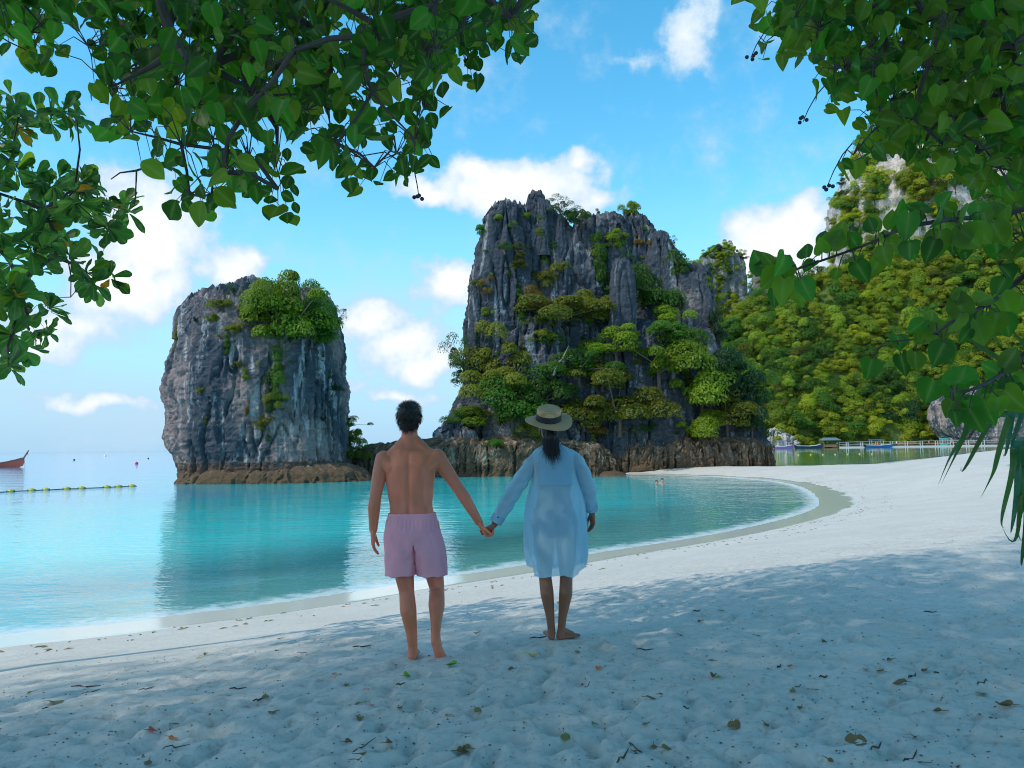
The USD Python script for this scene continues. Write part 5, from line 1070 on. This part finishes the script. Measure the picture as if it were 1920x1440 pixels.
diag = np.exp(-((v[:, 2] - .80 - .55 * np.abs(v[:, 0] - .02)) / .018) ** 2) + .7 * np.exp(-((v[:, 2] - .74 - .75 * np.abs(v[:, 0] - .02)) / .015) ** 2)
gath = np.sin(v[:, 0] * 230) * .003 * np.clip((v[:, 2] - .90) / .06, 0, 1) * np.clip((.985 - v[:, 2]) / .02, 0, 1)
sm.vertices = v + n_ * (fold + gath - .004 * diag * (v[:, 1] < -.03) * (np.abs(v[:, 0] - .02) < .13))[:, None]
shorts = obj('swim_shorts', sm, M_pinkc, man, smooth=True)
wb_ = m3.Manifold.hull_points(np.vstack([ring(.012, 0, .984, .171, .123), ring(.012, 0, 1.014, .168, .120)])) - m3.Manifold.hull_points(np.vstack([ring(.012, 0, .90, .160, .112), ring(.012, 0, 1.10, .160, .112)]))
obj('waistband', skin_mesh(wb_, .012, 3), M_pinkc, shorts, smooth=40)
pk = m3.Manifold.cube((.085, .008, .012), True).rotate((0, -14, 18)).translate((.10, -.135, .89)); obj('pocket_flap', skin_mesh(pk, .006, 3), M_pinkc, shorts, smooth=40)

woman = thing('person', 'woman in straw hat and sheer pale blue tunic seen from behind, holding the man\'s hand', 'person', (WOMAN[0], WOMAN[1], H(WOMAN[0], WOMAN[1])))
hw = V(-.042, .012, 1.515)
wb = chain(((-.02, 0, .84), (.158, .115, .10)), ((-.015, 0, 1.02), (.116, .085, .08)), ((-.015, 0, 1.20), (.134, .095, .09)), ((-.015, .0, 1.30), (.125, .072, .05)))
wb += bone(((-.022, .008, 1.345), (.05, .05, .03)), ((-.11, 0, 1.300), .030), ((.08, 0, 1.304), .030), ((-.015, 0, 1.29), (.11, .07, .04)))
wb += bone(((-.025, .008, 1.36), (.046, .046, .03)), ((-.036, .014, 1.45), (.044, .048, .035)))
wb += bone((hw + V(0, -.004, .016), (.068, .086, .078)), (hw + V(0, .050, -.068), (.038, .038, .03)), (hw + V(0, .018, -.045), (.058, .068, .045)))
fine = face(hw, .92)
JW = V(MAN[0] + .527, MAN[1] + .088, H(MAN[0], MAN[1]) + .852) - V(WOMAN[0], WOMAN[1], H(WOMAN[0], WOMAN[1]))   # where the hands meet
WR = JW + V(.058, .012, .062); EL = (V(-.150, 0, 1.292) + WR) / 2 + V(-.012, -.015, .0)
wb += chain(((-.150, 0, 1.292), .040), (tuple((V(-.150, 0, 1.292) + EL) / 2), .036), (tuple(EL), .034), (tuple(EL * .7 + WR * .3), .035), (tuple(WR), .023))
fine += hand(WR + V(-.004, 0, -.006), V(-.66, -.14, -.72), V(-.70, .25, .45), V(.1, -1, .3), 1.0, .88)
wb += chain(((.122, 0, 1.296), .040), ((.18, -.01, 1.20), .036), ((.222, -.02, 1.10), .033), ((.232, -.01, 1.03), .034), ((.256, .015, .905), .022))
fine += hand((.257, .017, .893), V(.06, .08, -1), V(-.8, -.2, 0), V(-.1, 1, 0), .42, .88)
wb += chain(((-.095, 0, .82), (.088, .095, .09)), ((-.098, .0, .62), (.070, .075, .08)), ((-.092, .012, .44), .046), ((-.082, -.018, .33), (.048, .056, .065)), ((-.062, -.004, .17), .031), ((-.055, 0, .08), .027))
fine += foot(V(-.055, 0, .068), V(-.055, -.022, .028), V(-.060, .11, .022), V(-.064, .175, .012), .031)
wb += chain(((.058, 0, .82), (.088, .095, .09)), ((.064, .0, .62), (.070, .075, .08)), ((.060, .012, .44), .046), ((.052, -.018, .33), (.048, .056, .065)), ((.028, -.004, .17), .031), ((.018, 0, .08), .027))
fine += bone(((.018, 0, .068), .029), ((.004, -.016, .028), .026)) + bone(((.018, 0, .068), .026), ((.098, .052, .024), .021)) + bone(((.004, -.016, .026), .025), ((.108, .040, .018), .016), ((.086, .075, .018), .016)) + \
    sum((bone(((.10 - .012 * k, .045 + .016 * k, .018), .012), ((.150 - .016 * k, .078 + .017 * k, .011), .010)) for k in range(4)), m3.Manifold())
obj('body', figure(wb, fine), M_skin_w, woman, smooth=True)
for s in (-1, 1): obj('eye', trimesh.creation.icosphere(2, .010).apply_translation(hw + V(s * .028, .072, .004)), M_eye, woman, smooth=True)
cap_ = (sph(hw + V(0, -.010, .022), (.077, .096, .086)) + bone((hw + V(0, -.05, -.02), (.062, .05, .05)), (hw + V(0, -.05, -.06), (.045, .035, .03)))) - m3.Manifold.cube((.4, .24, .22), True).translate(tuple(hw + V(0, .155, -.08)))
cap_ += chain((hw + V(.0, -.075, -.03), .034), (hw + V(.006, -.110, -.075), (.046, .036, .04)), (hw + V(.010, -.112, -.14), (.047, .030, .05)), (hw + V(.014, -.108, -.20), (.036, .022, .03)), (hw + V(.018, -.104, -.235), (.020, .012, .012)))
hmw = skin_mesh(cap_, .010, 8); hmw.vertices += hmw.vertex_normals * ((fbm(hmw.vertices * V(120, 120, 9), 2, .6, 3) - .5) * .010)[:, None]
wh = obj('hair', hmw, M_hair, woman, smooth=True)
tail = np.where((hmw.vertices[:, 1] < hw[1] - .07) & (hmw.vertices[:, 2] < hw[2] - .03))[0]; pick_ = rh.choice(tail, 1500)
hair_curves(str(woman.GetPath()) + '/hair/strands', hmw.vertices[pick_] , V(0, 0, -1) + hmw.vertex_normals[pick_] * .10, .085, M_hair, .0018, rh, .1, 5)

def rings_mesh(R, close=False):
    R = np.asarray(R); m, n = R.shape[:2]; i = np.arange(m - 1)[:, None] * n; j = np.arange(n)[None]; j2 = (j + 1) % n
    return R.reshape(-1, 3), np.stack([i + j, i + j2, i + n + j2, i + n + j], -1).reshape(-1, 4)
def tunic():
    zs = np.array([1.402, 1.392, 1.372, 1.350, 1.318, 1.26, 1.18, 1.08, .96, .82, .70, .60, .52, .47]); ax = np.array([.054, .068, .105, .138, .156, .158, .160, .184, .214, .222, .224, .222, .214, .205]); bx = np.array([.054, .062, .078, .092, .108, .122, .135, .152, .172, .185, .192, .195, .192, .188])
    cx = np.interp(zs, [.47, 1.0, 1.2, 1.4], [-.010, -.008, -.012, -.024]); zz = np.linspace(0, 1, 120); t = np.linspace(0, 1, len(zs)); th = np.linspace(0, 2 * np.pi, 220, endpoint=False)
    from scipy.interpolate import PchipInterpolator as PI_
    f = [PI_(t, q)(zz) for q in (zs, ax, bx, cx)]
    Z, A, B, C = (np.repeat(q[:, None], 220, 1) for q in f); T = np.repeat(th[None], 120, 0)
    low = np.clip((1.25 - Z) / .75, 0, 1)
    w = fbm(np.stack([np.cos(T) * 1.6, np.sin(T) * 1.6, Z * 1.1], -1) + 5, 3, .5, 12)
    k = 1 + low * (.060 * np.sin(T * 7 + 9 * w) + .045 * np.sin(T * 11 + 14 * w + 2 * Z)) + .05 * (w - .5) * low
    sq = 2.3; co, si = np.cos(T), np.sin(T); q = (np.abs(co) ** sq + np.abs(si) ** sq) ** (-1 / sq)
    hem = .075 * np.abs(co) ** 4 * np.clip((.75 - Z) / .28, 0, 1) + .012 * np.sin(T * 6 + 9 * w) * np.clip((.6 - Z) / .13, 0, 1)
    return np.stack([C + A * k * co * q, .0 + B * k * si * q + .02 * low * (si > 0) - .012 * low, Z + hem], -1)
R_ = tunic(); inner = R_.copy(); c_ = R_.mean(1, keepdims=True); inner[..., :2] = c_[..., :2] + (R_[..., :2] - c_[..., :2]) * .988
tv, tf = rings_mesh(R_)
tn = obj('tunic', (tv, tf), M_blue_c, woman, smooth=True)
def sleeve(pts, rad, seed):
    c = spline(np.array(pts), 46); r = np.interp(np.linspace(0, 1, 46), np.linspace(0, 1, len(rad)), rad); v, f = tube(c, r, 40, False)
    q = v.reshape(46, 40, 3) - c[:, None]; u = np.linspace(0, 1, 46)[:, None]; th = np.linspace(0, 2 * np.pi, 40, endpoint=False)[None]
    w = fbm(v * V(7, 7, 11), 3, .5, seed).reshape(46, 40)
    k = 1 + .16 * (w - .5) + .07 * np.sin(u * 34 + 2 * np.sin(th) + 6 * w) * np.clip(u * 4, 0, 1) * np.clip((1 - u) * 6, 0, 1)
    return (c[:, None] + q * k[..., None]).reshape(-1, 3), f
sl = obj('sleeve', sleeve([(-.105, 0, 1.318), (-.165, -.002, 1.27), tuple((V(-.150, 0, 1.292) + EL) / 2), tuple(EL), tuple(EL * .55 + WR * .45), tuple(EL * .1 + WR * .9 + V(.004, 0, .01))], [.044, .054, .057, .058, .055, .040], 3), M_blue_c, woman, smooth=True)
obj('cuff', tube([EL * k + WR * (1 - k) for k in (.26, .19, .09, .05)], [.047, .048, .046, .044], 28, False), M_blue_d, sl, smooth=True)
obj('button', trimesh.creation.icosphere(2, .006).apply_translation(EL * .2 + WR * .8 + V(0, -.046, .008)), M_dark, sl, smooth=True)
sr = obj('sleeve', sleeve([(.082, 0, 1.322), (.138, -.004, 1.285), (.188, -.012, 1.20), (.224, -.022, 1.09), (.238, -.012, 1.01), (.252, .010, .925)], [.042, .052, .055, .055, .052, .043], 5), M_blue_c, woman, smooth=True)
obj('cuff', tube([(.249, .005, .952), (.252, .009, .936), (.255, .013, .914), (.256, .015, .907)], [.046, .047, .045, .043], 28, False), M_blue_d, sr, smooth=True)
yk = R_[10:72, 143:188].copy()   # the double layer over the upper back
th_ = np.linspace(0, 2 * np.pi, 220, endpoint=False)
selz = [i for i in range(120) if 1.10 < R_[i, 165, 2] < 1.385]; selt = [j for j in range(220) if 1.5 * np.pi - .72 < th_[j] < 1.5 * np.pi + .72]
yk = R_[np.ix_(selz, selt)]; yk = yk + V(0, -.004, 0); a_, b_ = yk.shape[:2]
ii = np.arange(a_ * b_).reshape(a_, b_); obj('yoke', (yk.reshape(-1, 3), np.stack([ii[:-1, :-1], ii[:-1, 1:], ii[1:, 1:], ii[1:, :-1]], -1).reshape(-1, 4)), M_blue_d, tn, smooth=True)
obj('collar', tube(np.vstack([R_[1], R_[1][:1]]), .009, 8, False), M_blue_d, tn, smooth=True)
sw = m3.Manifold.hull_points(np.vstack([ring(-.02, -.0, .93, .150, .118), ring(-.02, -.008, .80, .168, .132), ring(-.02, 0, .74, .10, .10)]))
obj('swim_briefs', skin_mesh(sw, .015, 6), M_navy, woman, smooth=True)
# straw boater, tipped back
def straw(name, col):
    n = {'g': ('texture_coordinate', {}), 's': ('separate_xyz', {}), 'w': ('wave_texture', {'wave_type': 'rings', 'rings_direction': 'z', 'scale': 42.0, 'distortion': 1.2, 'detail': 2.0, 'detail_scale': 3.0}), 'n': ('noise_texture', {'scale': 90.0, 'detail': 3.0}),
         'm': ('mix', {'color1': tuple(c * .72 for c in col), 'color2': col}), 'b': ('bump', {'strength': .6, 'distance': .003}), 'out': ('principled_bsdf', {'roughness': .75})}
    return mat(name, n, [('g.object', 'w.vector'), ('g.object', 'n.vector'), ('w.fac', 'm.fac'), ('m.color', 'out.base_color'), ('w.fac', 'b.height'), ('b.normal', 'out.normal')])
M_straw, M_band = straw('straw', (.54, .33, .155)), simple('black_ribbon', (.012, .012, .014), .6)
hat = UsdGeom.Xform.Define(stage, str(woman.GetPath()) + '/hat'); hat.AddTranslateOp().Set(Gf.Vec3d(float(hw[0] - .006), float(hw[1] - .012), 1.572)); hat.AddRotateXOp().Set(22.0); hat.AddRotateYOp().Set(2.0); hat = hat.GetPrim()
def revolve(profile, n=72, wave=0.0):
    th = np.linspace(0, 2 * np.pi, n, endpoint=False); R = []
    for r, z in profile:
        ell = 1 + .06 * np.cos(2 * th + np.pi); w = wave * max(0, r - .1) / .07 * (np.sin(2 * th + .4) + .4 * np.sin(3 * th))
        R.append(np.stack([r * np.cos(th), r * np.sin(th) * ell, np.full(n, z) + w], -1))
    return rings_mesh(np.array(R))
obj('crown', revolve([(.090, -.004), (.091, .0), (.0895, .04), (.087, .078), (.083, .090), (.076, .094), (.05, .092), (.002, .090)]), M_straw, hat, smooth=50)
obj('brim', revolve([(.086, .004), (.12, .003), (.150, -.001), (.172, -.006), (.174, -.009), (.171, -.010), (.150, -.005), (.12, -.001), (.086, .0)], wave=.015), M_straw, hat, smooth=60)
obj('ribbon', revolve([(.0905, .002), (.0940, .003), (.0925, .047), (.0890, .048)]), M_band, hat, smooth=60)

# ------------------------------------------------------------------ what lies on the sand
L_fall = {'brown': simple('brown_leaf', (.20, .11, .035), .8, .4, 30), 'orange': simple('orange_leaf', (.62, .17, .03), .7, .3, 30), 'red': simple('red_leaf', (.60, .07, .04), .6, .3, 30), 'green': simple('fallen_green_leaf', (.16, .34, .03), .6, .3, 30), 'olive': simple('olive_leaf', (.20, .17, .05), .8, .3, 30), 'yellow': simple('yellow_leaf', (.55, .40, .04), .7, .3, 30)}
rd = random.Random(12)
def fallen(px, py, wpx, kind, label, group=None):
    g = on_plane(px, py, 1.0)
    for _ in range(6): g = on_plane(px, py, H(g[0], g[1]))
    s = .62 * wpx * g[1] / FOCAL; a = rd.uniform(0, 6.28); v, f = SHAPES['ovate' if rd.random() < .6 else 'heart']
    v = v.copy() * s; v[:, 0] -= s * .5; curl = rd.uniform(-1.2, 1.6); v[:, 2] = v[:, 2] * 1.3 + curl * v[:, 1] ** 2 / max(s, .01) + rd.uniform(.4, 1.4) * (v[:, 0] ** 2) / max(s, .01) * .6
    c, s_ = math.cos(a), math.sin(a); w = np.stack([v[:, 0] * c - v[:, 1] * s_, v[:, 0] * s_ + v[:, 1] * c, v[:, 2]], -1)
    z = np.array([H(g[0] + q[0], g[1] + q[1]) for q in w]); w[:, 2] = w[:, 2] - w[:, 2].min() * .6 + np.maximum(z.mean(), z - .004) + .006
    w[:, :2] += g[:2]; stalk = tube([w[1], w[1] + V(-c * .03, -s_ * .03, .004)], [.0022, .0015], 5)
    t = thing('fallen_leaf', label, 'leaf', (float(g[0]), float(g[1]), float(z.mean())), 0, group); off = V(g[0], g[1], z.mean())
    obj('blade', (w - off, f), L_fall[kind], t, smooth=True); obj('stalk', (stalk[0] - off, stalk[1]), L_fall[kind], t)
for px, py, w, k, lab in [(845, 1248, 30, 'green', 'fresh light green leaf on the sand just below the man\'s raised foot'), (998, 1229, 34, 'yellow', 'yellow-brown leaf on the sand left below the woman\'s feet'), (1121, 1257, 18, 'orange', 'small orange scrap on the sand right below the woman\'s feet'),
                          (690, 1295, 10, 'red', 'tiny red petal left below the man, upper of two'), (699, 1324, 11, 'red', 'tiny red petal left below the man, lower of two'), (463, 1327, 13, 'red', 'small red leaf alone in the left foreground sand'),
                          (288, 1376, 22, 'red', 'pale red curled leaf beside the orange one in the left foreground'), (327, 1380, 26, 'orange', 'orange-brown leaf right of the pale red one in the left foreground'), (73, 1375, 20, 'orange', 'orange leaf nearest the left edge of the sand'),
                          (371, 1234, 13, 'yellow', 'bright yellow leaf where the smooth sand meets the footprints at the left'), (626, 1266, 18, 'orange', 'rust-red leaf on the sand left of the man'), (1480, 1252, 20, 'orange', 'orange leaf alone on the right-hand sand'),
                          (1222, 1311, 28, 'brown', 'round brown leaf standing up in the sand right of centre'), (1605, 1391, 62, 'brown', 'largest brown curled leaf in the right foreground'), (1885, 1325, 44, 'brown', 'brown leaf in the sand near the right edge'), (1355, 1147, 16, 'olive', 'small dark green leaf on the pale sand right of the woman'),
                          (1347, 1272, 26, 'green', 'dull green leaf on the sand to the lower right of the woman'), (105, 1320, 44, 'olive', 'long olive leaf in the left foreground sand'), (868, 1421, 34, 'brown', 'dark brown leaf at the very bottom below the man'), (681, 1416, 26, 'brown', 'brown leaf at the bottom left of the dark one below the man'),
                          (1685, 1283, 38, 'brown', 'narrow brown leaf on the right-hand sand'), (1840, 1302, 34, 'olive', 'olive leaf beside the brown one near the right edge'), (1378, 1361, 40, 'brown', 'brown leaf right below the centre of the foreground'), (1060, 1382, 34, 'olive', 'olive leaf half buried below the woman'), (765, 1270, 22, 'green', 'dark green scrap left of the fresh green leaf')]:
    fallen(px, py, w, k, lab)
for k in range(58):
    py = 1110 + 330 * rd.random() ** .8; px = rd.uniform(10, 1910)
    if py < 1265 - (px / 1920) * 250: continue
    fallen(px, py, rd.uniform(9, 15) * (1 + (py - 1100) / 330), rd.choice(['brown', 'brown', 'olive', 'olive', 'brown']), 'small dull brown dead leaf lying in the trampled foreground sand', 'dead leaves scattered on the sand')
def stick(px, py, L, label, group=None, ang=None, r=.006):
    g = on_plane(px, py, 1.0)
    for _ in range(6): g = on_plane(px, py, H(g[0], g[1]))
    a = rd.uniform(-.5, .5) if ang is None else ang; pts = []
    for k in range(5):
        t = (k / 4 - .5) * L; x, y = g[0] + t * math.cos(a), g[1] + t * math.sin(a) + .02 * math.sin(k * 2.1); pts.append((x, y, H(x, y)))
    zt = np.polyval(np.polyfit(range(5), [q[2] for q in pts], 1), range(5)); lift = max(q[2] - z for q, z in zip(pts, zt)) * .6; pts = [(q[0], q[1], z + lift + r * .6) for q, z in zip(pts, zt)]
    o = obj('twig', tube(pts, [r * .6, r, r, r * .8, r * .4], 6), M_bark); tag(o, label, 'twig', group)
stick(678, 1212, .15, 'straight dark twig on the sand left of the man\'s feet', ang=.0); stick(1010, 1196, .17, 'curved dark twig at the woman\'s left heel', ang=-.7); stick(160, 1287, .22, 'bent dark twig in the left foreground sand', ang=-.15); stick(1712, 1268, .14, 'dark twig slanting on the right-hand sand', ang=.8)
for k in range(28):
    py = 1090 + 340 * rd.random() ** .9; px = rd.uniform(10, 1910)
    if py < 1262 - (px / 1920) * 270: continue
    stick(px, py, rd.uniform(.03, .10) * 1.2, 'short thin dark twig lying on the sand', 'twigs scattered on the sand', rd.uniform(-.9, .9), rd.uniform(.0025, .005))
# the tide's line of weed and bits along the beach
wr = []
for k in range(900):
    s_ = rd.random(); i = int(40 + s_ * 215); b = bay[i]; t_ = nrm(bay[min(i + 1, 299)] - bay[i - 1]); nn = V(t_[1], -t_[0]); off = rd.choice([1.6, 1.75, 2.6]) + rd.gauss(0, .12) + .25 * math.sin(i * .35)
    p = b + nn * off + t_ * rd.uniform(-.3, .3)
    if not shapely.contains_xy(land_poly, p[0], p[1]): p = b - nn * off
    L = rd.uniform(.015, .07); z = H(p[0], p[1]) + .004; a = rd.gauss(math.atan2(t_[1], t_[0]), .5)
    d = V(math.cos(a), math.sin(a), 0) * L; e = V(-math.sin(a), math.cos(a), 0) * L * .3; c = V(p[0], p[1], z)
    wr.append((np.array([c - d, c - e + V(0, 0, .008), c + d, c + e + V(0, 0, .012)]), np.array([[0, 1, 2], [0, 2, 3]])))
obj('tide_wrack', join(wr), L_fall['olive'], label='thin line of dark weed bits left by the tide', cat='seaweed', kind='stuff')
bits = []
for k in range(1900):
    py = 1000 + 440 * rd.random(); px = rd.uniform(-50, 1970)
    if py < 1255 - (px / 1920) * 330: continue
    g = on_plane(px, py, 1.0); g = on_plane(px, py, H(g[0], g[1])); g = on_plane(px, py, H(g[0], g[1]))
    r = rd.uniform(.002, .007); c = V(g[0], g[1], H(g[0], g[1]) + r * .3)
    m = np.array([(1, 0, 0), (-.5, .8, 0), (-.5, -.8, 0), (0, 0, .9), (0, 0, -.5)]) * r * V(rd.uniform(.6, 2), rd.uniform(.6, 2), 1); bits.append((c + m, np.array([[0, 1, 3], [1, 2, 3], [2, 0, 3], [1, 0, 4], [2, 1, 4], [0, 2, 4]])))
obj('sand_bits', join(bits), simple('shell_grit', (.16, .13, .10), .8, .8, 3), label='dark grit and shell fragments sprinkled over the beach', cat='grit', kind='stuff')

# ------------------------------------------------------------------ screw pine at the right edge
M_strap = leaf_look('screw_pine_leaf', (.05, .12, .03), (.10, .22, .04), .35, .35, .3); M_strap_b = leaf_look('screw_pine_leaf_bluish', (.04, .14, .075), (.07, .20, .09), .3, .3, .2)
def strap(pts, w, fold=.25, n=22):
    c = spline(np.array(pts), n); t = np.gradient(c, axis=0); t /= np.linalg.norm(t, axis=1, keepdims=True)
    v = nrm(CAM - c.mean(0)); s = np.cross(t, v); s /= np.linalg.norm(s, axis=1, keepdims=True); u = np.cross(s, t); ww = w * np.interp(np.linspace(0, 1, n), [0, .08, .4, .75, 1], [.55, .9, 1, .6, .01])[:, None]
    V_ = np.stack([c - s * ww + u * ww * fold, c, c + s * ww + u * ww * fold], 1).reshape(-1, 3); f = []
    for i in range(n - 1):
        k = i * 3; f += [(k, k + 1, k + 4), (k, k + 4, k + 3), (k + 1, k + 2, k + 5), (k + 1, k + 5, k + 4)]
    return V_, np.array(f)
pan = thing('screw_pine', 'screw pine with long drooping strap leaves at the right edge', 'plant', (0, 0, 0))
dp = 4.2
top = at(1975, 770, dp + .1)
gx, gy = top[0] + .25, top[1] + .2
obj('trunk', tube([(gx, gy, H(gx, gy) - .2), (gx - .02, gy, H(gx, gy) + .6), tuple(top + V(0.05, .05, -.15)), tuple(top)], [.06, .05, .05, .04], 10), M_bark, pan, smooth=60)
for pth, w, m in [([(1975, 770), (1900, 748), (1830, 745), (1815, 790), (1798, 840), (1765, 908)], .017, 0), ([(1975, 775), (1910, 765), (1830, 778), (1812, 810), (1785, 850), (1758, 912)], .016, 0), ([(1975, 780), (1910, 778), (1852, 800), (1835, 830), (1802, 874)], .015, 0),
                  ([(1975, 785), (1925, 775), (1888, 796), (1872, 850), (1856, 900), (1838, 935)], .016, 0), ([(1975, 770), (1920, 720), (1880, 716), (1868, 745), (1864, 770)], .016, 0), ([(1985, 760), (1950, 700), (1905, 690), (1860, 664), (1815, 640)], .017, 0),
                  ([(1990, 770), (1930, 730), (1905, 740), (1895, 800), (1880, 850)], .017, 1), ([(1990, 790), (1930, 775), (1880, 780), (1840, 772)], .016, 1), ([(1990, 740), (1945, 680), (1915, 640), (1880, 600)], .016, 0), ([(2000, 740), (1960, 650), (1930, 590), (1905, 560)], .016, 1),
                  ([(1960, 830), (1915, 830), (1900, 870), (1890, 920), (1884, 990)], .016, 0), ([(1965, 830), (1920, 825), (1908, 880), (1905, 940), (1895, 1000)], .018, 1), ([(1970, 830), (1930, 830), (1922, 890), (1915, 950), (1918, 1015)], .018, 0), ([(1960, 850), (1930, 870), (1912, 940), (1910, 985), (1878, 985)], .013, 0),
                  ([(1975, 860), (1940, 880), (1925, 960), (1920, 1020), (1917, 1060)], .016, 0), ([(1960, 850), (1920, 870), (1900, 872), (1885, 872)], .014, 0), ([(1980, 870), (1950, 900), (1935, 980), (1932, 1050)], .016, 1), ([(1985, 750), (1960, 720), (1925, 755), (1908, 800), (1905, 840)], .016, 1)]:
    obj('strap_leaf', strap([at(x, y, dp - .08 * k + .35 * (k % 2) * .3) for k, (x, y) in enumerate(pth)], w), (M_strap, M_strap_b)[m], pan, smooth=True)
fr = thing('screw_pine_fruit', 'orange fruit head among the screw pine leaves at the right edge', 'fruit', tuple(at(1912, 718, dp + .35)))
for k in range(40):
    z = 1 - 2 * (k + .5) / 40; a = k * 2.39996; r_ = math.sqrt(1 - z * z); c = V(r_ * math.cos(a), r_ * math.sin(a), z) * V(.055, .055, .065)
    s = trimesh.creation.icosphere(1, .018); s.apply_translation(c); obj('segment', s, L_fall['orange'] if k % 3 else L_fall['yellow'], fr, smooth=True)
obj('core', trimesh.creation.icosphere(2, .05), L_fall['orange'], fr, smooth=True)
